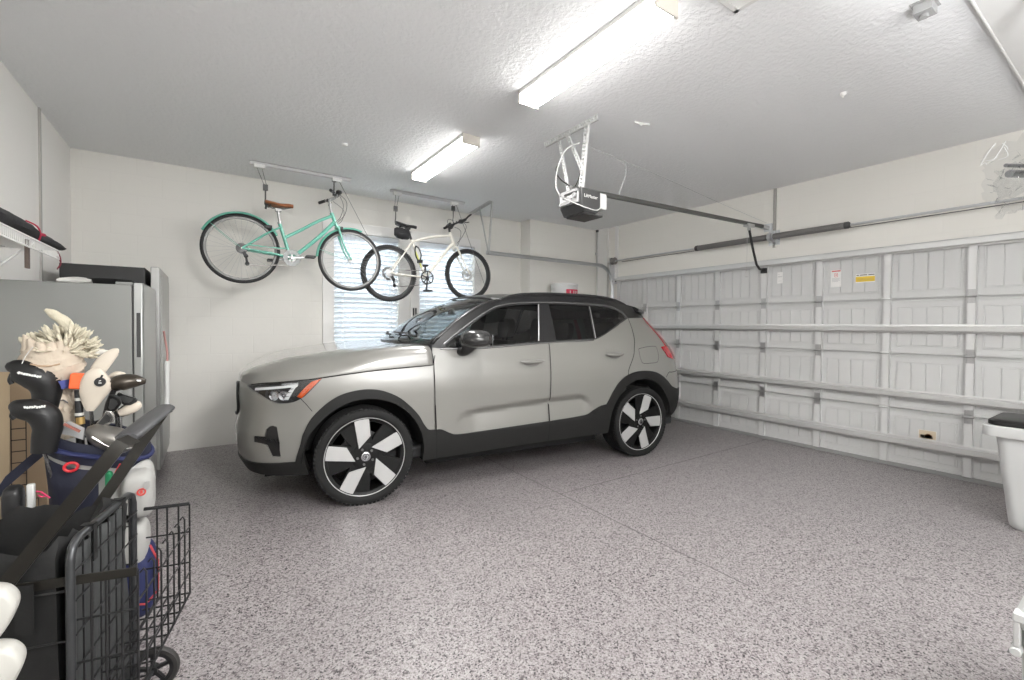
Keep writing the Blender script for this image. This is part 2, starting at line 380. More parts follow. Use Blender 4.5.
# ================================================================ ceiling lamps
def lamp(x, y0, y1, label):
    root = thing('ceiling_light', label, 'ceiling light', (x, (y0+y1)/2, H), group='wraparound tube lights on the ceiling')
    M_DIFF = mat('lamp_diffuser', (.9, .9, .88), .4, emit=((1.0, .985, .965), LAMP_POWER))
    wd = .165; dr = .085
    MB().bb((x-wd/2, y0, H-.028), (x+wd/2, y1, H)).build('housing', M_WHITE, root, bevel=.003)
    g = MB(); prof = [(-wd/2+.002, H-.027), (-wd/2+.006, H-dr+.012), (-wd/2+.022, H-dr), (wd/2-.022, H-dr), (wd/2-.006, H-dr+.012), (wd/2-.002, H-.027)]
    rr_ = [[Vector((x+a, yy, z)) for a, z in prof] for yy in (y0+.006, y1-.006)]; n_ = len(prof)
    g.add(rr_[0]+rr_[1], [(2, 3, n_+3, n_+2), (1, 2, n_+2, n_+1), (3, 4, n_+4, n_+3)]); g.cur = 1; g.add(rr_[0]+rr_[1], [(0, 1, n_+1, n_), (4, 5, n_+5, n_+4), (5, 0, n_, n_+5), (0, 1, 2, 3, 4, 5), (n_+5, n_+4, n_+3, n_+2, n_+1, n_)])
    g.build('diffuser', [M_DIFF, mat('lamp_diffuser_side', (.9, .9, .88), .4, emit=((1.0, .985, .965), 4.6))], root, smooth=0)
    for yy in (y0, y1):
        g = MB(); g.bb((x-wd/2-.002, yy-.004, H-dr-.003), (x+wd/2+.002, yy+.008 if yy == y0 else yy+.004, H)); g.build('end_cap', mat('lamp_end_cap', (.66, .62, .56), .5), root, bevel=.002)
lamp(1.862, 3.405, 4.560, 'short-looking far tube light on the ceiling near the hanging bikes')
lamp(1.862, 1.425, 2.575, 'long near tube light on the ceiling beside the garage door opener')

# ================================================================ the car
CAR_O = Vector((1.04070, 4.23329, 0)); CAR_A = math.radians(-5.72112)
M_PAINT = mat('car_paint', (.228, .223, .207), .36, .15, coat=1.0)
M_CBLACK = mat('car_gloss_black', (.012, .012, .0125), .3, coat=.25)
M_CLAD = mat('car_cladding', (.014, .014, .0135), .6, spec=.3)
M_CGLASS = tinted_glass('car_side_glass', (.42, .44, .44)); M_CPRIV = tinted_glass('car_privacy_glass', (.10, .105, .11)); M_WSG = tinted_glass('car_windscreen_glass', (.62, .68, .70))
M_LINER = mat('car_wheel_liner', (.008, .008, .008), .9); M_CABIN = mat('car_cabin', (.018, .018, .019), .7); M_SEAT = mat('car_seat', (.035, .034, .034), .65)
ss_ = np.linspace(0, SL, 4000); uu_ = _fu(ss_)
def s_at(u): return float(np.interp(u, uu_, ss_))
HF, HR = s_at(0.0), s_at(2.730); HZ = .355
car = thing('car', 'pale greige compact SUV with black roof and five-blade wheels, parked on the flake floor', 'car', CAR_O, CAR_A)
CM = wmat(car)
# car frame: x = length (front to rear), y = away from the near side, so lateral w = -y
def c3(p): return Vector((float(p[0]), -float(p[1]), float(p[2])))
def PV(s, z, off=0.):
    p = P(s, z)
    if off: p = p+off*PN(np.asarray(float(s)), np.asarray(float(z)))
    return c3(p)
def poly_smooth(pts, n=5): return [(v.x, v.y) for v in catmull([(a, b, 0) for a, b in pts], n)]
def arc(cs, cz, r, a0, a1, n=26): return [(cs+r*math.cos(math.radians(a0+(a1-a0)*i/n)), cz+r*math.sin(math.radians(a0+(a1-a0)*i/n))) for i in range(n+1)]
AF = arc(HF+.005, .355, .432, 190, -11); AR = arc(HR+.012, .362, .436, 190, 5)
TOP = [(0, .886), (.18, .897), (.327, .904), (.50, .908), (.60, .907), (.683, .905), (.757, .917), (.86, .926), (.951, .933), (1.03, .940), (1.104, .946), (1.201, .957), (1.341, .972), (1.495, .986), (1.628, .996), (1.773, 1.005), (1.943, 1.014), (2.04, 1.021),
       (2.046, 1.168), (2.138, 1.246), (2.285, 1.352), (2.44, 1.448), (2.597, 1.522), (2.70, 1.556), (2.80, 1.576), (2.915, 1.594), (3.164, 1.611), (3.379, 1.618), (3.603, 1.618), (3.85, 1.614), (4.071, 1.607), (4.28, 1.598), (4.447, 1.588), (4.60, 1.574), (4.718, 1.560), (4.85, 1.545), (4.97, 1.53), (5.1, 1.52), (5.3, 1.515), (5.5, 1.512), (SL, 1.51)]
BOT = [(0, .262), (.25, .265), (.5, .268), (.672, .270), (.866, .269), (HF-.435, .271)]+AF[1:-1]+[(HF+.432, .267), (2.078, .274), (2.363, .277), (2.641, .283), (3.118, .290), (3.49, .290), (HR-.432, .287)]+AR[1:]+[(HR+.45, .375), (4.80, .352), (4.95, .345), (5.3, .34), (SL, .34)]
FLARE_F = poly_smooth([(1.042, .369), (1.085, .48), (1.104, .564), (1.146, .671), (1.236, .76), (1.326, .817), (1.421, .846), (1.53, .857), (1.639, .841), (1.754, .79), (1.842, .718), (1.916, .635), (1.955, .567), (1.993, .517), (2.03, .509)])
CLAD_S = poly_smooth([(2.047, .508), (2.105, .502), (2.172, .469), (2.239, .449), (2.431, .451), (2.803, .463), (3.106, .472), (3.429, .484), (3.558, .496), (3.633, .534), (3.713, .566), (3.775, .574)])
FLARE_R = poly_smooth([(3.785, .577), (3.816, .619), (3.872, .701), (3.95, .784), (4.055, .843), (4.187, .873), (4.325, .877), (4.467, .859), (4.584, .815), (4.671, .752), (4.74, .690), (4.85, .655), (5.0, .648)])
CLADDING = [(0, .345), (.4, .35), (.60, .354), (.753, .358), (.922, .364)]+FLARE_F+CLAD_S+FLARE_R+[(5.3, .65), (SL, .65), (SL, .2), (0, .2)]
DLOB = [(2.111, 1.143), (2.25, 1.139), (2.442, 1.143), (2.65, 1.152), (2.95, 1.172), (3.27, 1.187), (3.516, 1.194), (3.68, 1.2)]
DLOQ = [(3.711, 1.203), (3.776, 1.222), (3.976, 1.291), (4.23, 1.362), (4.512, 1.417)]
DLOT = poly_smooth([(2.112, 1.150), (2.21, 1.223), (2.327, 1.297), (2.447, 1.372), (2.609, 1.463), (2.732, 1.508), (2.889, 1.534), (3.132, 1.549), (3.385, 1.554), (3.748, 1.55), (4.075, 1.54), (4.318, 1.514), (4.47, 1.47), (4.512, 1.425)])
FRAME_B = [(2.046, 1.152)]+DLOB+DLOQ+[(4.70, 1.422), (4.90, 1.428), (5.1, 1.44), (SL, 1.44)]
FRAMEP = FRAME_B+TOP[::-1][:TOP[::-1].index((2.046, 1.168))+1]
def ztop(s): return float(np.interp(s, [p[0] for p in DLOT], [p[1] for p in DLOT]))
def zbot(s):
    q = DLOB+DLOQ; return float(np.interp(s, [p[0] for p in q], [p[1] for p in q]))
def glass_poly(s0b, s0t, s1b, s1t, it=.016, ib=.014):
    n = 16; bt = [(s0b+(s1b-s0b)*i/n) for i in range(n+1)]; tp = [(s0t+(s1t-s0t)*i/n) for i in range(n+1)]
    return [(a, zbot(a)+ib) for a in bt]+[(a, max(ztop(a)-it, zbot(a)+ib+.001)) for a in tp[::-1]]
G1 = glass_poly(2.16, 2.16, 3.046, 3.138); G2 = glass_poly(3.246, 3.262, 3.690, 3.735); G3 = glass_poly(3.726, 3.772, 4.440, 4.455)
HEADL = poly_smooth([(.640, .893), (.690, .899), (.757, .909), (.86, .919), (.952, .926), (1.105, .939), (1.198, .952)], 3)+poly_smooth([(1.155, .882), (1.098, .823), (1.019, .787), (.926, .783), (.864, .805), (.795, .839), (.700, .873)], 3)
AMBER = [(1.190, .946), (1.128, .926), (1.091, .878), (1.052, .826), (1.083, .814), (1.145, .880)]
INTAKE = [(.852, .600), (.870, .620), (.895, .628), (.926, .619), (.945, .56), (.955, .508), (.955, .408), (.894, .408), (.866, .490), (.817, .506), (.775, .528), (.770, .552), (.852, .552)]
GRILLE = [(0, .640), (.20, .642), (.36, .655), (.43, .70), (.44, .80), (.40, .868), (.2, .880), (0, .880)]
LOWGR = [(0, .40), (.40, .41), (.52, .46), (.48, .52), (.2, .53), (0, .53)]
TAILL = [(4.728, 1.113), (4.82, 1.122), (5.02, 1.11), (5.10, 1.06), (5.08, .99), (4.95, .972), (4.85, .974), (4.765, 1.004)]
TAILS = [(4.905, 1.425), (4.955, 1.425), (4.925, 1.25), (4.885, 1.12), (4.825, 1.12), (4.865, 1.25)]
REARW = [(5.06, 1.43), (5.0, 1.17), (SL, 1.16), (SL, 1.43)]
FUEL = [(4.30, 1.09), (4.32, 1.103), (4.46, 1.118), (4.60, 1.122), (4.632, 1.105), (4.60, 1.02), (4.56, .968), (4.53, .955), (4.44, .950), (4.32, .952), (4.290, .975), (4.285, 1.03)]
SHUT_F = [(2.046, 1.16), (2.06, 1.09), (2.047, 1.027), (2.045, .899), (2.048, .702), (2.057, .51), (2.072, .262)]
SHUT_M = [(3.152, 1.19), (3.152, 1.123), (3.140, .978), (3.130, .754), (3.126, .62), (3.124, .52), (3.122, .436), (3.120, .28)]
SHUT_R = [(4.512, 1.416), (4.438, 1.337), (4.333, 1.223), (4.245, 1.120), (4.196, 1.045), (4.12, .953), (4.080, .894), (4.068, .83)]
SHUT_B = [(1.078, .811), (1.111, .773), (1.15, .72)]
SHUT_T = [(4.90, 1.428), (4.83, 1.12)]; BUMPL = [(4.66, .79), (4.72, .84), (4.80, .84), (5.2, .86), (SL, .86)]
SHUT_H = [p for p in TOP if p[0] <= 2.04]
def mono(poly): return [(a, b) for a, b in poly]
def xs_at(line, z): 
    q = sorted([(b, a) for a, b in line]); return np.interp(z, [p[0] for p in q], [p[1] for p in q])
def inpoly(px, py, poly):
    r = np.zeros(len(px), bool); n = len(poly)
    for i in range(n):
        x0, y0 = poly[i]; x1, y1 = poly[(i+1) % n]
        if y0 == y1: continue
        c = ((y0 > py) != (y1 > py)) & (px < (x1-x0)*(py-y0)/(y1-y0)+x0); r ^= c
    return r
def build_panels():
    outer = BOT+TOP[::-1]
    V, E, seen = [], [], {}
    def addline(pts, closed=False):
        # subdivide long spans so that the mapped edge follows the curved body
        out = []
        q = list(pts)+([pts[0]] if closed else [])
        for (a, b), (c, d) in zip(q[:-1], q[1:]):
            n = max(1, int(math.hypot(c-a, d-b)/.045))
            for k in range(n): out.append((a+(c-a)*k/n, b+(d-b)*k/n))
        out.append(q[-1]); ids = []
        for p in out:
            k = (round(p[0], 4), round(p[1], 4))
            if k not in seen: seen[k] = len(V); V.append(Vector(k))
            ids.append(seen[k])
        for i, j in zip(ids[:-1], ids[1:]):
            if i != j: E.append((i, j))
    addline(outer, True)
    for pl in (CLADDING, FRAMEP, G1, G2, G3, HEADL, AMBER, INTAKE, GRILLE, LOWGR, TAILL, TAILS, REARW, FUEL): addline(pl, True)
    for ln in (SHUT_F, SHUT_M, SHUT_R, SHUT_B, SHUT_T, BUMPL): addline(ln)
    gs = np.arange(.02, SL, .030); gz = np.arange(.25, 1.64, .020)
    gx, gy = [a.ravel() for a in np.meshgrid(gs, gz)]; k = inpoly(gx, gy, outer)
    for a, b in zip(gx[k], gy[k]): V.append(Vector((float(a), float(b))))
    r = delaunay_2d_cdt(V, E, [], 0, 1e-4)
    vs = np.array([tuple(v) for v in r[0]]); tr = np.array([f for f in r[2] if len(f) == 3])
    cx = vs[tr].mean(1); x, z = cx[:, 0], cx[:, 1]
    ok = inpoly(x, z, outer)
    lab = np.full(len(tr), '', object)
    # painted panels, split at the shut lines
    sf = xs_at(SHUT_F, z); sm = xs_at(SHUT_M, z); sr = xs_at(SHUT_R, z); sb = xs_at(SHUT_B, z)
    lab[:] = 'front_bumper'
    lab[x > np.where(z > .811, 1.078, sb)] = 'front_fender'
    lab[x > sf] = 'front_door'; lab[x > sm] = 'rear_door'
    lab[(x > sr) & (x > 3.4)] = 'quarter_panel'
    st = xs_at(SHUT_T, z); lab[(x > np.where(z > 1.12, st, 4.83)) & (x > 4)] = 'tailgate'
    bl = np.interp(x, [p[0] for p in BUMPL], [p[1] for p in BUMPL]); lab[(x > 4.66) & (z < bl)] = 'rear_bumper'
    for nm, pl in (('cladding', CLADDING), ('roof_frame', FRAMEP), ('front_side_glass', G1), ('rear_side_glass', G2), ('quarter_glass', G3), ('headlight', HEADL), ('turn_signal', AMBER),
                   ('air_intake', INTAKE), ('grille', GRILLE), ('lower_grille', LOWGR), ('rear_window', REARW), ('tail_light', TAILL), ('tail_light_strip', TAILS), ('fuel_door', FUEL)):
        lab[inpoly(x, z, pl)] = nm
    lab[~ok] = ''
    return vs, tr, lab
def panel_mesh(vs, tris, name, m_, parent, off=0., rim=.018):
    ids = np.unique(tris); mp = {int(a): i for i, a in enumerate(ids)}
    p = P(vs[ids, 0], vs[ids, 1]); n = PN(vs[ids, 0], vs[ids, 1])
    n[np.isnan(n)] = 0
    p = p+off*n
    q = [c3(a) for a in p]; nv = [c3(a) for a in n]
    fs = []; edges = {}
    for t in tris:
        a, b, c = [mp[int(i)] for i in t]
        g = (q[b]-q[a]).cross(q[c]-q[a])
        if g.dot(nv[a]+nv[b]+nv[c]) < 0: b, c = c, b
        fs.append((a, b, c))
        for e in ((a, b), (b, c), (c, a)): edges[e] = 1
    bd = [e for e in edges if (e[1], e[0]) not in edges]
    on = {}
    for a, b in bd:
        o = (q[b]-q[a]).cross(nv[a]); 
        for k in (a, b): on[k] = on.get(k, Vector((0, 0, 0)))+o
    v2 = list(q); n2 = list(nv); dup = {}
    for k, o in on.items():
        dup[k] = len(v2); oo = o.normalized() if o.length > 1e-9 else nv[k]
        v2 += [q[k], q[k]-nv[k]*rim]; n2 += [oo, oo]
    for a, b in bd: fs.append((a_ := dup[a], dup[a]+1, dup[b]+1, dup[b]))
    mb = MB(); mb.v = v2; mb.f = [list(f) for f in fs]; mb.mi = [0]*len(fs)
    return mb.build(name, m_, parent, local=True, smooth=180, normals=n2, recalc=False)
VS, TR, LAB = build_panels()
PM = {'front_bumper': M_PAINT, 'front_fender': M_PAINT, 'front_door': M_PAINT, 'rear_door': M_PAINT, 'quarter_panel': M_PAINT, 'tailgate': M_PAINT, 'rear_bumper': M_PAINT,
      'cladding': M_CLAD, 'roof_frame': M_CBLACK, 'front_side_glass': M_CGLASS, 'rear_side_glass': M_CPRIV, 'quarter_glass': M_CPRIV, 'headlight': M_CBLACK,
      'turn_signal': mat('car_amber', (.48, .075, .015), .15, coat=1.), 'air_intake': M_CBLACK, 'grille': M_CBLACK, 'lower_grille': M_CBLACK, 'rear_window': M_CPRIV,
      'tail_light': mat('car_red_lens', (.36, .006, .014), .12, coat=1.), 'tail_light_strip': mat('car_red_lens', (0, 0, 0)), 'fuel_door': M_PAINT}
POFF = {'cladding': .012, 'turn_signal': .004, 'tail_light': .010, 'tail_light_strip': .006, 'air_intake': -.012, 'grille': -.012, 'lower_grille': -.015, 'front_side_glass': .001, 'rear_side_glass': .001, 'quarter_glass': .001, 'headlight': -.006}
PRIM = {'cladding': .07, 'air_intake': 0.004}
CPART = {}
MIR = Matrix.Scale(-1, 4, (0, 1, 0))
def mirror(o, parent=None):
    c = o.copy(); COL.objects.link(c); c.parent = parent or o.parent; c.matrix_basis = MIR @ o.matrix_basis
    return c
ALLP = []
for nm in PM:
    t = TR[LAB == nm]
    if not len(t): continue
    par = CPART['headlight'] if nm == 'turn_signal' else CPART['quarter_panel'] if nm == 'fuel_door' else CPART['front_bumper'] if nm in ('air_intake', 'grille', 'lower_grille') else CPART['front_door'] if nm == 'front_side_glass' else CPART['rear_door'] if nm == 'rear_side_glass' else car
    o = panel_mesh(VS, t, {'front_side_glass': 'window_glass', 'rear_side_glass': 'window_glass'}.get(nm, nm), PM[nm], par, POFF.get(nm, 0.), PRIM.get(nm, .014)); CPART[nm] = o
CPART['cladding']['label'] = 'dark grey plastic cladding along sill and wheel arches'; CPART['roof_frame']['label'] = 'gloss black window surround'
# ---- dark ribbons in the shut lines
def ribbon(mb, pts, wd=.006, off=.005):
    q = poly_smooth(pts, 10) if len(pts) > 2 else pts
    v = [PV(a, b, off) for a, b in q]; n = [c3(PN(np.asarray(float(a)), np.asarray(float(b)))) for a, b in q]
    vs = []
    for i in range(len(v)):
        t = (v[min(i+1, len(v)-1)]-v[max(i-1, 0)]).normalized(); x = t.cross(n[i]).normalized()*wd/2; vs += [v[i]-x, v[i]+x]
    mb.add(vs, [(2*i, 2*i+1, 2*i+3, 2*i+2) for i in range(len(v)-1)])
for ln, wd, of in ((SHUT_M, .007, .005), (SHUT_R, .007, .005), (SHUT_F[1:], .007, .005), (BUMPL[:4], .007, .005), (SHUT_M[-4:], .007, .0138), (SHUT_F[-3:], .007, .0138), (SHUT_B, .004, .004), (FUEL+[FUEL[0]], .004, .004), ([(p[0], p[1]-.004) for p in SHUT_H if p[0] > .6], .010, .002)):
    g = MB(); ribbon(g, ln, wd, of); g.build('panel_gap', M_LINER, car, local=True, recalc=False)
# ---- headlight inside: lens body, white light signature
M_DRL = mat('car_white_light_guide', (.56, .57, .57), .25); M_LAMP = mat('car_lamp_metal', (.55, .56, .58), .15, .9)
hl = CPART['headlight']
def strip_poly(mb, poly, off, th=.006):
    v = [PV(a, b, off) for a, b in poly]; v2 = [PV(a, b, off-th) for a, b in poly]; n = len(v)
    mb.add(v+v2, [tuple(range(n))]+[(k, (k+1) % n, n+(k+1) % n, n+k) for k in range(n)])
g = MB()
for k in range(8):
    s0, s1 = .745+k*.0375, .745+(k+1)*.0375
    z0, z1 = .866+(.0035*k), .866+.0035*(k+1)
    strip_poly(g, [(s0, z0), (s1, z1), (s1, z1+.017), (s0, z0+.017)], .004)
for k in range(4):
    a, c = k/4, (k+1)/4
    pa = (1.045-.050*a, .905-.100*a); pc = (1.045-.050*c, .905-.100*c)
    strip_poly(g, [pa, pc, (pc[0]-.028, pc[1]+.004), (pa[0]-.028, pa[1]-.004)], .004)
g.build('light_guide', M_DRL, hl, local=True)
g = MB()
for k in range(5):
    s0, s1 = .93+k*.022, .93+(k+1)*.022; strip_poly(g, [(s0, .905), (s1, .909), (s1, .922), (s0, .917)], .003)
g.build('reflector', M_LAMP, hl, local=True)
for sc, zc in ((.90, .835), (.965, .835)):
    g = MB(); pc = PV(sc, zc, -.004); nn_ = c3(PN(np.asarray(sc), np.asarray(zc))); g.lathe([(.034, -.01), (.034, .006), (.028, .004), (.022, .001), (0.001, .004)], pc, nn_, 16); g.build('lamp_lens', M_LAMP, hl, local=True)
ridx = LAB == 'headlight'
panel_mesh(VS, TR[ridx | (LAB == 'turn_signal')], 'lens_cover', tinted_glass('car_lens_cover', (.93, .94, .95)), hl, .012, .012)
g = MB(); g.tube([PV(a, b_, .004) for a, b_ in poly_smooth([(.30, .882), (.40, .868), (.44, .80), (.43, .70), (.36, .655), (.25, .645)], 4)], .011, 8)
g.build('grille_frame', M_CBLACK, CPART['grille'], local=True)
# ---- intake blade, grille bars
g = MB()
for k in range(6):
    s0, s1 = .775+k*.03, .775+(k+1)*.03; strip_poly(g, [(s0, .512-.003*k), (s1, .512-.003*(k+1)), (s1, .536-.005*(k+1)), (s0, .550-.004*k)], .006, .02)
g.build('intake_blade', M_CBLACK, CPART['air_intake'], local=True)
# ---- door handles
for nm, sc, zc in (('front_door', 2.945, 1.010), ('rear_door', 3.912, 1.050)):
    g = MB(); rings = []
    for i in range(15):
        t = i/14; s_ = sc-.128+.256*t; e = max(0.02, 1-abs(2*t-1)**3.2)
        r = []
        for k in range(12):
            a = 2*PI*k/12; r.append(PV(s_, zc+.006+math.sin(a)*.017*e**.5-.008*math.sin(PI*t), .022+math.cos(a)*.010*e**.5+.008*math.sin(PI*t)))
        rings.append(r)
    g.loft(rings); g.build('door_handle', M_PAINT, CPART[nm], local=True, smooth=60)
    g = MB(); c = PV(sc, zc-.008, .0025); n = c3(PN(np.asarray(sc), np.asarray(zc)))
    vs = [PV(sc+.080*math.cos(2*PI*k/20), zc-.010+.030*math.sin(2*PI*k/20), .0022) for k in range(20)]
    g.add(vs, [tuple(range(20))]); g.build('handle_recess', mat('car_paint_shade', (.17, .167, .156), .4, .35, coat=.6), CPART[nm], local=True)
# ---- window trim strips
g = MB(); g.tube([PV(a, b+.004, .002) for a, b in DLOT if a > 2.13], .006, 6); g.tube([PV(a, b-.004, .002) for a, b in poly_smooth(DLOB, 3)], .007, 6)
g.build('window_trim', mat('car_satin_trim', (.30, .30, .30), .25, .7), car, local=True)
g = MB()
for a, b_, w_ in (((3.052, 1.196), (3.146, 1.535), .0045), ((3.712, 1.215), (3.755, 1.53), .004)):
    g = MB(); g.tube([PV(a[0]+(b_[0]-a[0])*k/6, a[1]+(b_[1]-a[1])*k/6, .001) for k in range(7)], w_, 6)
    g.build('pillar_trim', mat('car_bright_trim', (.40, .40, .39), .3, .5), car, local=True)
# ---- upper surfaces: bonnet, scuttle, windscreen, roof
def row(sb, zb, kind):
    p = P(sb, zb); u, wd = float(p[0]), float(p[1]); out = []
    bow = .17*float(sstep((u+.40)/.93)) if kind == 'hood' else float(np.interp(u, [.5, 1.2, 2.0, 2.6], [.17, .13, .03, 0]))
    if kind == 'hood': zc = float(np.interp(u, [-.86, -.80, -.74, -.66, -.50, -.23, 0, .25, .55], [.905, .965, 1.0, 1.03, 1.078, 1.117, 1.138, 1.156, 1.168]))
    else: zc = zb+float(np.interp(u, [.5, .8, 1.2, 2, 2.9, 3.1], [.004, .036, .042, .04, .03, .02]))
    n = 44
    for k in range(n+1):
        r = math.sin(PI/2*math.sin(PI/2*(2*k/n-1))) if kind == 'hood' else 2*k/n-1
        a = abs(r)
        nx = 7+33*float(sstep((u+.25)/.65)); zz = zb+(zc-zb)*max(0., 1-a**nx)**(1/1.7) if kind == 'hood' else zb+(zc-zb)*(1-a**2.4)
        if kind == 'hood': zz += .006*math.exp(-((a-.70)/.06)**2)*float(sstep((u+.75)/.3))
        out.append(Vector((u-bow*(1-r*r), -wd*r, zz)))
    return out
def toppts(s0, s1, n):
    a = np.array(TOP); f = pchip(a[:, 0], a[:, 1]); return [(s, float(f(s))) for s in np.linspace(s0, s1, n)]
def surf(name, rows, m_, th=.012):
    g = MB(); g.loft(rows, closed=False, caps=False); o = g.build(name, m_, car, local=True, smooth=50, recalc=True)
    md = o.modifiers.new('thickness', 'SOLIDIFY'); md.thickness = th; md.offset = 0; return o
hood_rows = [row(a, b, 'hood') for a, b in toppts(.05, 2.036, 46)]
hood = surf('hood', hood_rows, M_PAINT)
ws_rows = [row(a, b, 'ws') for a, b in toppts(2.05, 2.72, 20)]
def sub(rows, a): return [[r[i] for i in range(a, len(r)-a)] for r in rows]
g = MB(); g.loft([list(r) for r in sub(ws_rows, 1)], closed=False, caps=False); ws_o = g.build('windscreen', M_WSG, car, local=True, smooth=60)
if ws_o.data.polygons[len(ws_o.data.polygons)//2].normal.z < 0: ws_o.data.flip_normals()
for sd in (0, 1):
    g = MB(); g.loft([(r[:2] if sd == 0 else r[-2:]) for r in ws_rows], closed=False, caps=False)
    o = g.build('windscreen_pillar', M_CBLACK, car, local=True); md = o.modifiers.new('thickness', 'SOLIDIFY'); md.thickness = .02; md.offset = 0
lr, wr = hood_rows[-1], ws_rows[0]
mid = [(a*.5+b*.5)+Vector((0, 0, -.02)) for a, b in zip(lr, wr)]
low = [a+Vector((.01, 0, -.02)) for a in lr]
surf('scuttle', [low, mid, wr], M_BLACKPL, .01)
roof_rows = [row(a, b, 'roof') for a, b in toppts(2.72, SL-.004, 60)]
roof = surf('roof', roof_rows, M_CBLACK, .02)
# rear spoiler lip over the tailgate
g = MB(); q = [(4.86, 1.54), (4.97, 1.525), (5.1, 1.515), (5.3, 1.51), (5.5, 1.507), (SL, 1.505)]
for sd in (1, -1):
    rings = []
    for a, b_ in q:
        p0 = PV(a, b_, 0); p1 = PV(a, b_-.07, .02); nn_ = c3(PN(np.asarray(a), np.asarray(b_))); nn_.z = 0; nn_.normalize()
        rr = [p0-nn_*.06+Vector((0, 0, .012)), p0+nn_*.02+Vector((0, 0, .008)), p0+nn_*.075+Vector((0, 0, -.022)), p0+nn_*.07+Vector((0, 0, -.045)), p0+nn_*.01+Vector((0, 0, -.05))]
        rings.append([Vector((v.x, v.y*sd, v.z)) for v in rr])
    g.loft(rings)
g.build('rear_spoiler', M_CBLACK, car, local=True, smooth=40)
# roof rails
def rail():
    g = MB(); st = toppts(2.78, 4.74, 26); pts = []
    for i, (a, b_) in enumerate(st):
        t = i/25; e = 1-abs(2*t-1)**8; p = PV(a, b_, 0); pts.append(p+Vector((0, .018, .004+.022*e)))
    rings = []
    for i, p in enumerate(pts):
        t = (pts[min(i+1, 25)]-pts[max(i-1, 0)]).normalized(); x = Vector((0, 1, 0)); y = Vector((0, 0, 1))
        rings.append([p+x*(.019*math.cos(2*PI*k/10))+y*(.017*math.sin(2*PI*k/10)) for k in range(10)])
    g.loft(rings); return g.build('roof_rail', M_CBLACK, car, local=True, smooth=60)
rail_o = rail()
# wipers
for y0, y1, n_ in ((-.05, .62, 'wiper'), (-.62, -.02, 'wiper')):
    pts = []
    for k in range(9):
        t = k/8; yy = y0+(y1-y0)*t; r = -yy/.86
        wr_ = ws_rows[1 if k < 3 else 2]; f = (r+1)/2*44; i = min(max(int(f), 0), 43); pp = wr_[i].lerp(wr_[i+1], f-i)
        pts.append(pp+Vector((-.012-.01*math.sin(PI*t), 0, .012)))
    g = MB(); g.tube(pts, .008, 6); g.build(n_, M_BLACKPL, car, local=True)
# ---- door mirror
def mirror_housing():
    g = MB(); rings = []
    for i in range(9):
        t = i/8; yw = .955+.205*t; sc = [.62, .86, .97, 1.0, 1.0, .96, .87, .68, .30][i]; r = []
        for k in range(18):
            a = 2*PI*k/18; ca, sa = math.cos(a), math.sin(a)
            px = .815+.02*t+.122*sc*(abs(ca)**.75)*(1 if ca > 0 else -1); pz = 1.214+.084*sc*(abs(sa)**.75)*(1 if sa > 0 else -1)
            if pz < 1.214: pz = 1.214-(1.214-pz)*.72
            r.append(Vector((px, -yw, pz)))
        rings.append(r)
    g.loft(rings); o = g.build('door_mirror', mat('car_mirror_black', (.03, .03, .03), .25, coat=.4), CPART['front_door'], local=True, smooth=60)
    g = MB(); rings = []
    for t, yw, zc, sx, sz in ((0, .885, 1.115, .045, .035), (.4, .93, 1.118, .048, .032), (.7, .965, 1.14, .055, .03), (1, .995, 1.17, .07, .022)):
        rings.append([Vector((.765+.03*t+sx*math.cos(2*PI*k/12), -yw, zc+sz*math.sin(2*PI*k/12))) for k in range(12)])
    g.loft(rings); g.build('mirror_foot', M_BLACKPL, o, local=True, smooth=60)
    g = MB(); g.bb((.93, -1.12, 1.168), (.938, -.975, 1.262)); g.build('mirror_glass', mat('mirror_glass_dark', (.25, .26, .27), .08, 1.), o, local=True, bevel=.003)
    return o
mirror_housing()
# ---- cabin
g = MB(); g.bb((-.1, -.80, .26), (3.30, .80, .36)); g.bb((.45, -.78, .36), (.60, .78, 1.02)); g.bb((3.0, -.72, .36), (3.1, .72, 1.0))
g.bb((.25, -.80, .95), (.85, .80, 1.08)); g.bb((.6, -.84, .36), (2.6, -.80, 1.06)); g.bb((.6, .80, .36), (2.6, .84, 1.06)); g.bb((2.6, -.72, .9), (3.2, .72, .94))
for s_ in (-1, 1): g.bb((2.80, s_*.50, .9), (2.84, s_*.70, 1.36)); g.bb((2.80, s_*.50, .9), (2.84, s_*.79, 1.08))
g.build('cabin', M_CABIN, car, local=True, bevel=.02)
def seat(x, y, wd, top):
    g = MB()
    rings = [[Vector((xx, y+sy*wd/2*a, zz+(0 if sz < 0 else .10))) for sy, sz in ((-1, -1), (1, -1), (1, 1), (-1, 1))] for xx, zz, a in ((x-.42, .58, .85), (x-.2, .55, 1), (x+.05, .53, 1))]
    g.loft(rings)
    rings = [[Vector((xx+dx, y+sy*wd/2*a, zz)) for sy, dx in ((-1, -.05), (1, -.05), (1, .06), (-1, .06))] for xx, zz, a in ((x, .55, .95), (x+.06, .80, 1.), (x+.14, 1.05, .95), (x+.19, top-.26, .72))]
    g.loft(rings)
    rings = [[Vector((xx+dx, y+sy*.13*a, zz)) for sy, dx in ((-1, -.04), (1, -.04), (1, .05), (-1, .05))] for xx, zz, a in ((x+.20, top-.235, .85), (x+.21, top-.14, 1.1), (x+.22, top-.05, 1.), (x+.225, top-.01, .7))]
    g.loft(rings); g.cyl((x+.19, y-.05, top-.28), (x+.21, y-.05, top-.18), .008); g.cyl((x+.19, y+.05, top-.28), (x+.21, y+.05, top-.18), .008)
    return g.build('front_seat' if wd < .7 else 'rear_bench', M_SEAT, car, local=True, bevel=.025, smooth=60)
seat(1.62, -.38, .52, 1.42); seat(1.62, .38, .52, 1.42); seat(2.45, -.38, .74, 1.38); seat(2.45, .38, .74, 1.38)
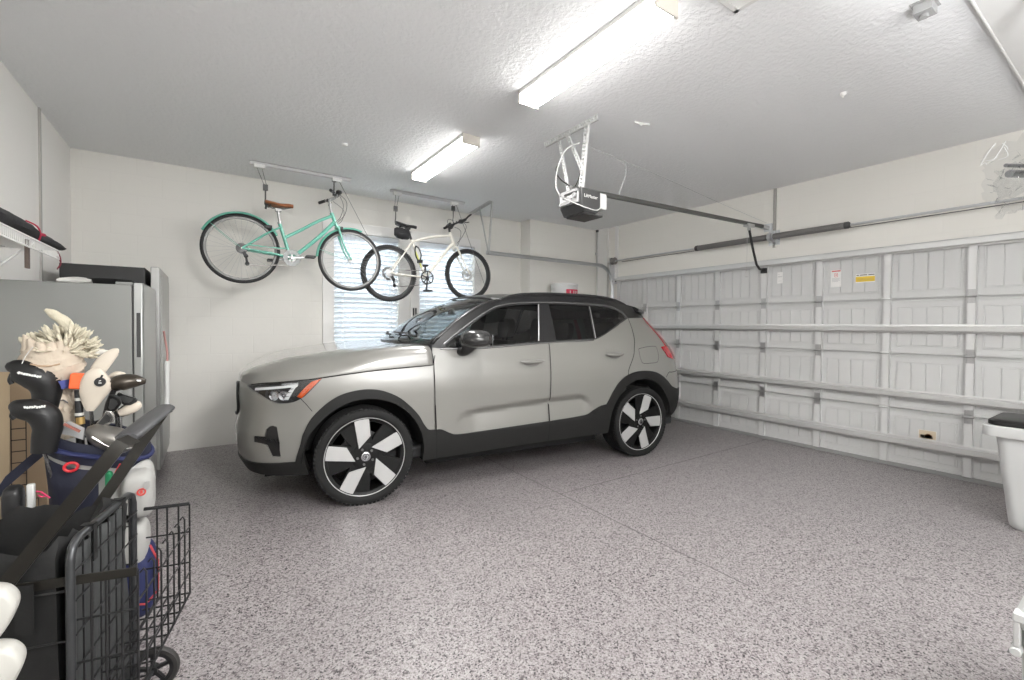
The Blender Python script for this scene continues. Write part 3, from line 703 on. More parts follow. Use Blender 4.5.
g = MB(); cst = Vector((1.02, -.38, 1.06)); ax = Vector((1, 0, .45)).normalized(); xx_ = ax.orthogonal().normalized(); yy_ = ax.cross(xx_)
g.tube([cst+(xx_*math.cos(2*PI*k/28)+yy_*math.sin(2*PI*k/28))*.18 for k in range(28)], .016, 8, closed=True); g.cyl(cst-ax*.25, cst, .03); g.sphere(cst, .06, 12, 8, (.5, 1, 1))
for a in (0, 120, 240): g.cyl(cst, cst+(xx_*math.cos(math.radians(a))+yy_*math.sin(math.radians(a)))*.17, .014, seg=8)
g.build('steering_wheel', M_CABIN, car, local=True)
MB().bb((1.0, -.04, 1.44), (1.03, .1, 1.50)).build('rear_view_mirror', M_BLACKPL, car, local=True, bevel=.01)
# ---- floor pan, wheel arch liners
g = MB(); g.bb((-.66, -.52, .19), (3.25, .52, .32)); g.bb((.50, -.78, .20), (2.24, .78, .30))
for hx in (0.0, 2.73):
    for sd in (1, -1):
        r_ = [[Vector((hx+.005+.43*math.cos(a), y_, .36+.43*math.sin(a))) for a in [math.radians(5+175*i/28) for i in range(29)]] for y_ in (-.905*sd, -.56*sd)]
        g.loft(r_, closed=False, caps=False); g.add(r_[1], [tuple(range(29))])
g.build('underbody', M_LINER, car, local=True)
# ---- wheels
M_TYRE = mat('tyre_rubber', (.012, .012, .012), .7, spec=.3); M_RIM = mat('rim_black', (.004, .004, .004), .5, spec=.3); M_BLADE = mat('rim_machined', (.50, .50, .495), .35, .3)
def wheel(hx, side, a0):
    root_loc = Vector((hx, -.905*side, HZ))
    ax = Vector((0, -side, 0))       # outward
    fr = (root_loc, Vector((1, 0, 0)), Vector((0, 0, 1)), ax)
    T = HZ; g = MB()
    prof = [(.288, -.225), (.325, -.232), (.345, -.225), (T-.001, -.205)]
    for k in range(5):
        d0 = -.19+k*.036; prof += [(T, d0), (T, d0+.024), (T-.008, d0+.026), (T-.008, d0+.034)]
    prof += [(T, -.006), (T-.006, .004), (.345, .014), (.330, .019), (.312, .019), (.298, .014), (.288, .004), (.282, -.01)]
    g.lathe(prof, root_loc, ax, 72)
    # shoulder blocks
    for k in range(72):
        t = 2*PI*k/72; d = Vector((math.cos(t), 0, math.sin(t))); tn = Vector((-math.sin(t), 0, math.cos(t)))
        g.box(root_loc+d*(T-.004)+ax*(-.004), (.012, .026, .020), Matrix((d, ax, tn)).transposed())
    w_ = g.build('wheel', M_TYRE, car, local=True, smooth=35)
    g = MB(); g.lathe([(.282, -.215), (.262, -.20), (.25, -.10), (.255, -.02), (.262, -.004), (.278, .000), (.284, .004), (.290, .004), (.290, -.01)], root_loc, ax, 64)
    g.build('rim', M_RIM, w_, local=True)
    g = MB(); g.lathe([(.2835, .0035), (.288, .0075), (.2915, .0055), (.2915, .002)], root_loc, ax, 72); g.build('rim_edge', M_BLADE, w_, local=True)
    # brake disc behind the spokes
    g = MB(); g.lathe([(.001, -.115), (.17, -.115), (.17, -.135), (.001, -.135)], root_loc, ax, 40); g.build('brake_disc', mat('brake_steel', (.25, .25, .25), .4, .9), w_, local=True)
    def pol(r, a): return (r*math.cos(math.radians(a)), r*math.sin(math.radians(a)))
    sgn = 1
    g = MB(); g2 = MB()
    for k in range(5):
        a = a0+72*k
        # black spoke carrying the blade: its outer edge spans wider than the machined face
        g2.prism([pol(.27, a+48), pol(.272, a+38), pol(.274, a+24), pol(.274, a+12), pol(.274, a-1), pol(.154, a-12), pol(.095, a-26), pol(.05, a-10), pol(.05, a+40), pol(.095, a+58), pol(.17, a+54)], -.040, -.008, fr)
        g.prism([pol(.279, a+22.5), pol(.2805, a+15), pol(.2805, a+8), pol(.279, a+.8), pol(.155, a-8), pol(.078, a+44)], -.010, .0005, fr)
    g2.lathe([(.10, -.06), (.10, -.006), (.085, -.003), (.04, -.003)], root_loc, ax, 32)
    g2.build('spoke', M_RIM, w_, local=True, bevel=.004); g.build('spoke_blade', M_BLADE, w_, local=True, bevel=.002)
    g = MB(); g.lathe([(.034, -.004), (.034, .004), (.028, .007), (.024, .007)], root_loc, ax, 28)
    g.lathe([(.018, .0065), (.018, .0085), (.013, .0085), (.013, .0065)], root_loc, ax, 24); g.bar(root_loc+ax*.0075+Vector((-.019*side, 0, .0)), root_loc+ax*.0075+Vector((.019*side, 0, 0)), .004, .002, up=ax)
    g.cyl(root_loc+ax*.008+Vector((.011, 0, .011)), root_loc+ax*.008+Vector((.021, 0, .021)), .002, seg=6)
    g.build('hub_cap', M_LAMP, w_, local=True)
    g = MB(); g.lathe([(.024, .004), (.024, .0068), (.001, .0068)], root_loc, ax, 24); g.build('hub_badge', M_RIM, w_, local=True)
    g = MB()
    for k in range(5):
        d = pol(.058, a0+30+72*k); c = root_loc+Vector((d[0], 0, d[1])); g = MB(); g.cyl(c-ax*.004, c+ax*.003, .010, seg=6)
        g.build('wheel_nut', mat('nut_steel', (.2, .2, .2), .3, .9), w_, local=True)
    return w_
wheel(0.0, 1, 12.5); wheel(2.73, 1, 57); wheel(0.0, -1, 12.5); wheel(2.73, -1, 40)
# ---- the far side: mirror every side panel with its sub-parts
for o in [c for c in kids(car) if c.name.split('.')[0] in ('front_bumper', 'front_fender', 'front_door', 'rear_door', 'quarter_panel', 'tailgate', 'rear_bumper', 'cladding', 'roof_frame', 'quarter_glass', 'headlight', 'rear_window', 'tail_light', 'tail_light_strip', 'panel_gap', 'window_trim', 'pillar_trim', 'roof_rail')]:
    c = mirror(o)
    for k in kids(o):
        d = k.copy(); COL.objects.link(d); d.parent = c
        for e in kids(k): h_ = e.copy(); COL.objects.link(h_); h_.parent = d

# ================================================================ garage door
M_DOOR = mat('door_panel_paint', (.60, .60, .59), .5, bump=(160, .05)); M_STILE = mat('door_stile_steel', (.68, .68, .67), .4, .1)
M_STRUT = mat('door_strut_steel', (.66, .66, .65), .33, .45)
door = thing('door_1', 'closed white sectional garage door seen from inside with steel stiles and struts', None, (XR, (DY0+DY1)/2, 0), kind='structure')
JT = [.035, .568, 1.094, 1.617, 2.135]; NC = 8; CW = (DY1-DY0)/NC
yst = [4.51-.5856*i for i in range(7)]; yst = [DY1-.03]+yst+[DY0+.03]
for k in range(4):
    z0, z1 = JT[k]+.003, JT[k+1]-.003
    g = MB(); g.bb((XR+.002, DY0-.03, z0), (XR+.05, DY1+.03, z1)); g.bb((XR+.02, DY0-.03, z1-.01), (XR+.04, DY1+.03, z1+.02))
    # stepped rails at the top and bottom edge of the section
    g.bb((XR-.006, DY0, z1-.028), (XR+.006, DY1, z1)); g.bb((XR-.022, DY0, z1-.006), (XR+.004, DY1, z1)); g.bb((XR-.006, DY0, z0), (XR+.006, DY1, z0+.022))
    for i in range(8):
        ya, yb = yst[i]-.045, yst[i+1]+.045       # ya > yb
        a, c = ya-.035, yb+.035; zb, zt = z0+.075, z1-.085
        for q in ((a+.014, a+.004, zb-.014, zt+.014), (c-.004, c-.014, zb-.014, zt+.014)): g.bb((XR-.0025, q[0], q[2]), (XR+.004, q[1], q[3]))
        for q in ((zb-.014, zb-.004), (zt+.004, zt+.014)): g.bb((XR-.0025, c-.014, q[0]), (XR+.004, a+.014, q[1]))
        nb = 4; w_ = (a-c)/nb
        for j in range(nb): g.bb((XR-.004, c+w_*j+.0035, zb+.003), (XR+.004, c+w_*(j+1)-.0035, zt-.003))
    g.build('door_section', M_DOOR, door, bevel=.002, smooth=30)
    for i, y in enumerate(yst):
        wd = .058 if 0 < i < 8 else .05
        g = MB(); g.bb((XR-.030, y-wd/2, z0+.002), (XR-.024, y+wd/2, z1-.004))
        for s_ in (-1, 1): g.bb((XR-.030, y+s_*wd/2-.003, z0+.002), (XR+.002, y+s_*wd/2+.003, z1-.004))
        g.build('stile', M_STILE, door, smooth=30)
for zc, hh in ((2.085, .075), (1.331, .078), (.711, .085), (.267, .10)):
    # U-shaped stiffening bar: two lips and a raised web
    g = MB(); pr_ = [(-.030, -hh/2), (-.034, -hh/2), (-.036, -hh/2+.012), (-.082, -hh/4), (-.084, hh/4), (-.036, hh/2-.012), (-.034, hh/2), (-.030, hh/2), (-.033, hh/2-.014), (-.078, hh/4-.004), (-.078, -hh/4+.004), (-.033, -hh/2+.014)]
    g.loft([[Vector((XR+a, y, zc+b_)) for a, b_ in pr_] for y in (DY0+.01, DY1-.01)]); g.build('strut', M_STRUT, door, smooth=25)
M_HNG = mat('hinge_steel', (.48, .48, .48), .35, .9)
for k in (1, 2, 3):
    for i, y in enumerate(yst[1:-1]):
        z = JT[k]; g = MB(); g.bb((XR-.036, y-.026, z+.008), (XR-.030, y+.026, z+.06)); g.bb((XR-.036, y-.026, z-.06), (XR-.030, y+.026, z-.008))
        g.cyl((XR-.043, y-.036, z), (XR-.043, y+.036, z), .010, seg=10)
        for s_ in (-1, 1):
            for dz in (.045, .022, -.022, -.045): g.cyl((XR-.041, y+s_*.014, z+dz), (XR-.034, y+s_*.014, z+dz), .0055, seg=6)
        g.build('hinge', M_HNG if i != 5 else M_STILE, door)
MB().bb((XR-.012, DY0, .0), (XR+.05, DY1, .036)).build('bottom_seal', mat('seal_grey', (.30, .30, .295), .7), door, bevel=.004)
M_PAPER = mat('sticker_paper', (.82, .81, .79), .6); M_RED = mat('sticker_red', (.62, .10, .10), .6); M_YEL = mat('sticker_yellow', (.85, .60, .08), .55); M_INK = mat('sticker_ink', (.10, .10, .11), .7); M_INKG = mat('sticker_grey_ink', (.42, .42, .43), .7)
def sticker(name, label, y0, y1, z0, z1, items, tilt=0.):
    g = MB(); xs = XR-.0052
    g.bb((xs, y0, z0), (XR-.003, y1, z1)); g.mi = [0]*len(g.f)
    ms = [M_PAPER]
    for mm, rects in items:
        ms.append(mm); g.cur = len(ms)-1
        for (a, b_, c, d) in rects:   # fractions from the reader's left / bottom
            ya = y1-(y1-y0)*a; yb = y1-(y1-y0)*b_
            g.bb((xs-.0005, yb, z0+(z1-z0)*c), (xs, ya, z0+(z1-z0)*d))
    o = g.build(name, ms, door, smooth=0); o['label'] = label
sticker('warning_label', 'white warning label with red heading and red symbol', 1.975, 2.070, 1.765, 1.945,
        [(M_RED, [(.08, .92, .90, .97), (.36, .64, .58, .60), (.36, .64, .80, .82), (.34, .38, .60, .80), (.62, .66, .60, .80), (.46, .54, .64, .76)]), (M_INKG, [(.1, .9, .50, .52), (.1, .8, .44, .46), (.1, .9, .38, .40), (.1, .7, .32, .34)])])
sticker('caution_label', 'yellow and white caution label', 1.688, 1.848, 1.795, 1.885,
        [(M_YEL, [(0, 1, .10, .68)]), (M_INK, [(.04, .16, .80, .90), (.22, .60, .80, .90), (.66, .98, .80, .90)]), (M_INKG, [(.08, .9, .44, .47), (.08, .85, .34, .37), (.08, .9, .24, .27)])])
sticker('small_notice', 'small pale notice sticker', 2.555, 2.615, 1.845, 1.975, [(M_INKG, [(.1, .9, .60, .63), (.1, .9, .55, .57), (.2, .8, .2, .22), (.1, .5, .8, .82)])])
sticker('picture_label', 'small beige picture label low on the door', 1.205, 1.330, .312, .392,
        [(mat('sticker_beige', (.66, .55, .40), .6), [(.02, .98, .02, .98)]), (mat('sticker_brown', (.22, .16, .12), .6), [(.12, .8, .08, .30), (.12, .3, .30, .46)]), (mat('sticker_orange', (.75, .38, .12), .6), [(.34, .76, .30, .52), (.45, .66, .52, .64)])])

# ---- tracks beside the door
def track(y, sgn, label, nm='door_track'):
    root = thing(nm, label, 'door track', (XR-.03, y, 0))
    R_ = .30; zt = 2.302
    path = [Vector((XR-.045, y, .0)), Vector((XR-.050, y, .8)), Vector((XR-.055, y, zt-R_-.05))]
    cx, cz = XR-.06-R_, zt-R_
    for k in range(11):
        a = PI/2*k/10; path.append(Vector((cx+R_*math.cos(a), y, cz+R_*math.sin(a))))
    path += [Vector((4.2, y, zt)), Vector((3.055, y, zt))]
    # C-shaped rolled section swept along the path
    rings = []
    for i, p in enumerate(path):
        t = (path[min(i+1, len(path)-1)]-path[max(i-1, 0)]).normalized(); n = Vector((0, 1, 0)).cross(t).normalized(); s_ = Vector((0, sgn, 0))
        q = [(-.026, 0), (-.026, .022), (-.018, .028), (-.014, .022), (-.022, .018), (-.022, .004), (.022, .004), (.022, .018), (.014, .022), (.018, .028), (.026, .022), (.026, 0)]
        rings.append([p+n*a+s_*(b_-.014) for a, b_ in q])
    g = MB(); g.loft(rings); g.build('rail', M_GALV, root, smooth=40)
    return root
tl = track(5.150, -1, 'galvanised track curving from the garage door along the back wall')
M_PERF = mat('perforated_steel', (.60, .60, .59), .4, .7)
def angle_iron(mb, p, q, wd=.032, th=.003, up=(0, 0, 1), holes=True):
    p = Vector(p); q = Vector(q); d = (q-p).normalized(); u = Vector(up); x = d.cross(u).normalized(); u = x.cross(d)
    mb.bar(p+x*wd/2, q+x*wd/2, wd, th, up=u); mb.bar(p+u*wd/2, q+u*wd/2, wd, th, up=x)
g = MB(); angle_iron(g, (3.05, 5.03, H-.004), (3.14, 5.735, H-.004), up=(0, 0, -1)); angle_iron(g, (3.06, 5.05, H-.005), (3.06, 5.135, 2.28), up=(1, 0, 0)); angle_iron(g, (3.075, 5.40, H-.005), (3.065, 5.14, 2.30), wd=.022, up=(1, 0, 0))
g.build('hanger', M_PERF, tl)
g = MB()
for zz in (.4, 1.1, 1.72): g.bb((XR-.05, 5.145, zz), (XR+.012, 5.150, zz+.05)); g.bb((XR-.02, 5.11, zz), (XR+.012, 5.19, zz+.05)) if False else g.bb((XR+.002, 5.12, zz), (XR+.0125, 5.21, zz+.06))
g.bb((XR-.075, 5.08, 2.02), (XR-.035, 5.15, 2.10)); g.build('bracket', M_GALV, tl)
g = MB(); g.cyl((XR-.06, 5.075, 2.06), (XR-.06, 5.165, 2.06), .012, seg=12); g.cyl((XR-.06, 5.135, 2.06), (XR-.06, 5.160, 2.06), .024, seg=18); g.build('roller', M_DARKSTEEL, tl)
tr_ = track(.310, 1, 'galvanised track overhead at the near end of the garage door')
g = MB(); angle_iron(g, (3.06, .31, 2.30), (3.06, .31, H-.003), up=(1, 0, 0)); g.build('hanger', M_PERF, tr_)

# ---- spring shaft above the door
sp = thing('torsion_spring_shaft', 'steel shaft with two dark coil springs mounted above the garage door', 'torsion spring', (XR-.1, 2.72, 2.38))
xs_, zs_ = XR-.10, 2.382
MB().cyl((xs_, .50, zs_), (xs_, 5.20, zs_), .0125, seg=14).build('shaft', M_GALV, sp)
def coil(y0, y1, turns, r):
    pts = []; n = turns*10
    for i in range(n+1):
        a = 2*PI*i/10; pts.append(Vector((xs_+r*math.cos(a), y0+(y1-y0)*i/n, zs_+r*math.sin(a))))
    g = MB(); g.tube(pts, .0042, 5); g.cyl((xs_, y0, zs_), (xs_, y1, zs_), r-.004, seg=20); return g
for y0, y1 in ((2.70, 3.60), (1.90, 2.62)):
    s_ = coil(y0, y1, 95, .031).build('spring', mat('spring_steel', (.26, .255, .25), .5, .6), sp)
    g = MB(); yy = y1 if y0 > 2.65 else y0; g.lathe([(.014, -.02), (.036, -.02), (.036, .012), (.028, .024), (.014, .03)], (xs_, yy, zs_), (0, 1 if y0 > 2.65 else -1, 0), 20); g.build('winding_cone', M_DARKSTEEL, s_)
g = MB(); g.bb((XR-.004, 2.60, 2.30), (XR+.009, 2.72, 2.47)); g.bb((XR-.125, 2.645, 2.33), (XR-.004, 2.675, 2.365)); g.lathe([(.013, -.02), (.045, -.02), (.045, .02), (.013, .02)], (xs_, 2.66, zs_), (0, 1, 0), 20); g.bb((XR-.03, 2.645, 2.365), (XR-.004, 2.675, 2.46)); g.build('centre_bracket', M_GALV, sp)
g = MB(); g.lathe([(.013, -.035), (.055, -.035), (.058, -.028), (.048, -.02), (.048, .02), (.058, .028), (.055, .035), (.013, .035)], (xs_, 5.09, zs_), (0, 1, 0), 28); g.build('cable_drum', mat('drum_steel', (.30, .29, .28), .45, .8), sp)
g = MB(); g.bb((XR-.13, 5.150, 2.08), (XR+.009, 5.155, 2.44)); g.bb((XR+.002, 5.10, 2.20), (XR+.009, 5.20, 2.44)); g.bb((XR-.13, .46, 2.2), (XR+.009, .466, 2.44)); g.build('end_bracket', M_GALV, sp)
MB().cyl((XR-.008, .52, zs_-.012), (XR-.008, 5.00, zs_-.012), .004, seg=6).build('cable', M_DARKSTEEL, sp)
# ---- opener
op = thing('garage_door_opener', 'dark grey and silver motor box hung from the ceiling with a long rail', 'garage door opener', (2.53, 2.73, 2.23))
OX0, OX1, OY0, OY1, OZ0, OZ1 = 2.375, 2.60, 2.60, 2.86, 2.228, 2.415
M_OPD = mat('opener_dark_grey', (.055, .055, .055), .42); M_OPS = mat('opener_silver', (.55, .55, .55), .35, .6)
g = MB(); pr_ = [(OX0+.02, OZ0+.06), (OX0+.02, OZ1), (OX1, OZ1), (OX1, OZ0+.035), (OX1-.04, OZ0), (OX0+.06, OZ0)]
g.loft([[Vector((a, y, b_)) for a, b_ in pr_] for y in (OY0, OY1)]); hs = g.build('motor_housing', M_OPD, op, bevel=.008, smooth=30)
g = MB(); g.bb((OX0+.005, OY0+.03, OZ0+.075), (OX0+.025, OY1-.015, OZ1-.006)); g.build('end_plate', M_OPS, op, bevel=.004)
g = MB()
for yy, zz, r_ in ((2.66, 2.36, .022), (2.72, 2.33, .03), (2.79, 2.37, .018)): g.cyl((OX0-.012, yy, zz), (OX0+.006, yy, zz), r_, seg=16)
g.bb((OX0-.008, 2.74, 2.30), (OX0+.006, 2.84, 2.33)); g.bb((OX0-.01, 2.63, 2.385), (OX0+.02, 2.84, 2.41)); g.build('terminal_block', mat('opener_mid_grey', (.30, .30, .30), .4, .3), op, bevel=.003)
g = MB(); g.loft([[Vector((x, y, z)) for y, z in ((OY0+.012, OZ0+.05), (OY0+.012, OZ1-.01), (OY1-.012, OZ1-.01), (OY1-.012, OZ0+.05))] for x in (OX1, OX1+.075)]+[[Vector((OX1+.10, y, z)) for y, z in ((OY0+.03, OZ0+.065), (OY0+.03, OZ1-.025), (OY1-.03, OZ1-.025), (OY1-.03, OZ0+.065))]])
g.build('light_lens', mat('opener_lens', (.64, .64, .63), .35), op, bevel=.006, smooth=30)
g = MB(); g.bb((OX0+.07, OY0+.02, OZ0-.012), (OX1+.05, OY1-.02, OZ0+.004)); g.build('bottom_cover', M_OPD, op, bevel=.005)
tx = bpy.data.curves.new('lettering', 'FONT'); tx.body = 'LiftMaster'; tx.size = .036; tx.extrude = .0005; tx.align_x = 'CENTER'; tx.align_y = 'CENTER'
t0_ = bpy.data.objects.new('lettering_curve', tx); COL.objects.link(t0_); me_ = bpy.data.meshes.new_from_object(t0_); bpy.data.objects.remove(t0_)
to = bpy.data.objects.new('lettering', me_); COL.objects.link(to); to.parent = hs; me_.materials.clear(); me_.materials.append(M_PAPER)
to.matrix_basis = wmat(hs).inverted() @ (Matrix.Translation(((OX0+OX1)/2+.005, OY0-.0015, OZ1-.062)) @ Matrix.Rotation(PI/2, 4, 'X'))
g = MB(); y_ = 2.73
g.bar((2.40, y_, 2.437), (5.40, y_, 2.515), .034, .036); g.bar((2.45, y_, 2.42), (2.66, y_, 2.426), .05, .02); g.build('rail', mat('opener_rail', (.13, .13, .125), .4, .7), op, bevel=.003)
g = MB(); g.bar((5.0, y_, 2.483), (5.14, y_, 2.486), .06, .035); g.bb((5.05, y_-.012, 2.43), (5.09, y_+.012, 2.475)); g.build('trolley', mat('trolley_grey', (.45, .45, .44), .5), op, bevel=.003)
g = MB(); g.tube([(5.07, y_, 2.455), (5.15, y_, 2.25), (5.245, y_, 2.06), (5.31, y_, 2.015), (5.42, y_-.0, 2.0)], .0135, 8); g.bb((5.395, y_-.03, 1.97), (5.428, y_+.03, 2.03)); g.build('door_arm', M_BLACKPL, op)
g = MB(); g.bb((5.36, y_-.02, 2.49), (5.49, y_+.02, 2.53)); g.bb((5.485, y_-.045, 2.47), (XR+.012, y_+.045, 2.56)); g.build('header_bracket', M_GALV, op)
g = MB(); g.tube([(5.03, y_, 2.46), (5.03, y_-.004, 2.2), (5.028, y_-.002, 1.98)], .0022, 5); g.tube([(5.028, y_, 1.98), (5.0, y_, 1.93), (5.01, y_, 1.905), (5.05, y_, 1.905), (5.028, y_, 1.98)], .003, 5); g.tube([(5.028, y_, 1.98), (5.055, y_-.01, 1.95), (5.085, y_-.01, 1.935)], .002, 5)
g.build('release_cord', mat('cord_white', (.62, .61, .59), .8), op)
M_WPERF = mat('white_perforated_steel', (.62, .62, .61), .45, .2)
def perf(name, p, q, wd, parent, m_, up):
    """slotted flat bar: a ladder of rungs and two rails, so that the holes are real"""
    p = Vector(p); q = Vector(q); d = q-p; ln = d.length; d.normalize(); u = Vector(up).normalized(); x = d.cross(u).normalized()
    g = MB(); g.bar(p+x*wd*.38, q+x*wd*.38, wd*.24, .003, up=u); g.bar(p-x*wd*.38, q-x*wd*.38, wd*.24, .003, up=u); n = int(ln/.03)
    for k in range(n+1): c = p+d*(ln*k/n); g.bar(c-d*.008, c+d*.008, wd, .0028, up=u)
    g.bar(p+x*wd/2+u*wd*.25, q+x*wd/2+u*wd*.25, .003, wd*.5, up=u)
    return g.build(name, m_, parent, smooth=0)
perf('ceiling_bracket', (2.465, 2.515, H-.025), (2.465, 3.155, H-.025), .04, op, M_WPERF, (1, 0, 0))
perf('hanging_strut', (2.470, 2.632, H-.01), (2.470, 2.70, OZ1-.01), .040, op, M_WPERF, (1, 0, 0))
perf('hanging_strut', (2.475, 2.985, H-.01), (2.475, 2.84, OZ1-.01), .026, op, M_WPERF, (1, 0, 0))
perf('diagonal_brace', (2.462, 2.87, H-.02), (2.462, 2.665, 2.56), .028, op, M_WPERF, (1, 0, 0))
cw = mat('wire_white', (.52, .52, .51), .6)
def wire(name, pts, r, m_, parent, n=8): g = MB(); g.tube(catmull(pts, n), r, 6); return g.build(name, m_, parent)
wire('low_voltage_wire', [(2.46, 2.70, 2.80), (2.40, 2.80, 2.76), (2.36, 2.85, 2.62), (2.35, 2.86, 2.48), (2.365, 2.83, 2.40)], .006, cw, op)
wire('power_cord', [(2.47, 2.96, 2.72), (2.44, 2.97, 2.66), (2.455, 2.94, 2.58), (2.47, 2.84, 2.50), (2.47, 2.77, 2.47), (2.47, 2.72, 2.52), (2.47, 2.70, 2.62)], .0045, M_BLACKPL, op)
wire('front_wire', [(OX0-.005, 2.78, 2.36), (OX0-.01, 2.64, 2.29), (OX0+.06, OY0-.012, 2.255), (OX1-.06, OY0-.014, 2.25), (OX1-.01, OY0-.006, 2.275)], .0045, cw, op)
wire('sensor_wire', [(2.96, 2.72, 2.765), (3.015, 2.72, 2.74), (3.02, 2.72, 2.66), (2.98, 2.72, 2.57), (2.94, 2.72, 2.47)], .0025, cw, op)
wire('antenna_wire', [(2.60, 2.72, 2.80), (3.5, 2.72, 2.735), (4.5, 2.72, 2.64), (5.45, 2.72, 2.56)], .0018, mat('wire_grey', (.40, .40, .40), .6), op, 6)

# ---- small ceiling pieces
vt = thing('ceiling_vent', 'white louvred air vent in the ceiling', 'vent', (2.10, 1.20, H))
g = MB(); x0, x1, y0, y1 = 1.96, 2.255, .98, 1.305; fr_ = .03
for q in ((x0, x1, y0, y0+fr_), (x0, x1, y1-fr_, y1), (x0, x0+fr_, y0, y1), (x1-fr_, x1, y0, y1)): g.bb((q[0], q[2], H-.012), (q[1], q[3], H))
g.build('frame', M_WHITE, vt, bevel=.003)
g = MB(); R_ = Matrix.Rotation(math.radians(35), 3, 'Y')
for k in range(7): g.box((x0+.045+k*.034, (y0+y1)/2, H-.010), (.03, y1-y0-.06, .002), R_)
g.build('louvres', M_WHITE, vt, smooth=0); MB().bb((x0+fr_, y0+fr_, H-.003), (x1-fr_, y1-fr_, H-.001)).build('duct', M_DARKSTEEL, vt, smooth=0)
g = MB(); g.tube([(2.80, 2.435, H-.006), (2.852, 2.416, H-.014), (2.93, 2.40, H-.006)], .009, 6); g.cyl((2.852, 2.416, H-.03), (2.852, 2.416, H), .006, seg=8); tag(g.build('ceiling_hook', M_WHITE), 'white hook on the ceiling between the opener and the near tube light', 'ceiling hook')
g = MB(); g.lathe([(.0, -.022), (.012, -.022), (.018, -.016), (.022, -.004), (.022, 0)], (3.643, 1.323, H), (0, 0, 1), 20); g.cyl((3.643, 1.323, H-.032), (3.643, 1.323, H-.022), .006, seg=10); tag(g.build('sprinkler_head', M_TRIM), 'small white round fitting alone on the ceiling in front of the garage door', 'ceiling fitting')
g = MB(); g.lathe([(.0, -.02), (.02, -.018), (.026, 0)], (1.017, 4.231, H), (0, 0, 1), 16); tag(g.build('ceiling_fitting', M_WHITE), 'small white knob on the ceiling above the green bike', 'ceiling fitting')
g = MB(); g.bb((2.94, .70, H-.05), (3.03, .775, H-.004)); g.bb((2.925, .69, H-.006), (3.045, .785, H)); g.cyl((2.985, .74, H-.065), (2.985, .74, H-.05), .02, seg=14); tag(g.build('motion_sensor', [mat('sensor_grey', (.38, .38, .38), .5)], bevel=.004), 'grey sensor box on the ceiling by the soffit bead', 'sensor')
# ---- conduit in the corner
cn = thing('wall_conduit', 'vertical metal conduit in the corner beside the garage door', 'conduit', (5.462, 5.528, 0))
MB().cyl((5.462, 5.530, .0), (5.462, 5.530, H-.012), .0135, seg=12).build('pipe', mat('conduit_steel', (.55, .55, .53), .45, .5), cn)
g = MB(); g.cyl((5.462, 5.530, H-.035), (5.462, 5.530, H), .026, seg=14); g.build('collar', M_DARKSTEEL, cn)
g = MB()
for zz in (.6, 1.5, 2.55): g.bb((5.435, 5.525, zz), (5.49, 5.556, zz+.02))
g.build('clip', M_GALV, cn)
# ---- tub on a shelf behind the car
sh = thing('wall_shelf', 'white bracket shelf on the wall behind the car holding the tub', 'shelf', (4.54, 5.5, 1.5))
MB().bb((4.15, 5.08, 1.505), (4.95, 5.554, 1.525)).build('board', M_WHITE, sh, bevel=.003)
g = MB()
for xx in (4.3, 4.8): g.bb((xx-.012, 5.54, 1.25), (xx+.012, 5.555, 1.505)); g.bar((xx, 5.547, 1.27), (xx, 5.15, 1.498), .02, .006)
g.build('bracket', M_WHITE, sh)
bk = thing('tub', 'white plastic tub with a red label showing above the car roof', 'tub', (4.54, 5.30, 1.525))
M_TUB = mat('tub_plastic', (.66, .66, .655), .4)
MB().lathe([(.0, 1.526), (.175, 1.526), (.180, 1.535), (.200, 1.90), (.208, 1.905), (.208, 1.915), (.202, 1.918), (.202, 1.93), (.209, 1.934), (.209, 1.945)], (4.54, 5.30, 0), (0, 0, 1), 40).build('body', M_TUB, bk)
MB().lathe([(.212, 1.938), (.213, 1.972), (.205, 1.978), (.19, 1.974), (.0, 1.974)], (4.54, 5.30, 0), (0, 0, 1), 40).build('lid', M_TUB, bk)
g = MB(); c_ = Vector((4.54, 5.30, 0))
def tubp(a, z, r=.2025): a = math.radians(a); return c_+Vector((r*math.sin(a), -r*math.cos(a), z))
for (a0, a1, z0, z1, k_) in ((-32, 42, 1.62, 1.885, 0),):
    n = 10; vs = [tubp(a0+(a1-a0)*i/n, z, .186+(z-1.535)/.365*.02+.0015) for i in range(n+1) for z in (z0, z1)]; g.add(vs, [(2*i, 2*i+2, 2*i+3, 2*i+1) for i in range(n)])
g.build('label', mat('tub_label_red', (.60, .03, .08), .5), bk)
g = MB()
for (a, z0, z1) in ((-16, 1.80, 1.865), (-8, 1.80, 1.82), (2, 1.80, 1.865), (12, 1.80, 1.865), (22, 1.83, 1.865)):
    vs = [tubp(a+da, z, .186+(z-1.535)/.365*.02+.003) for da in (0, 4) for z in (z0, z1)]; g.add(vs, [(0, 2, 3, 1)])
g.build('lettering', M_PAPER, bk)

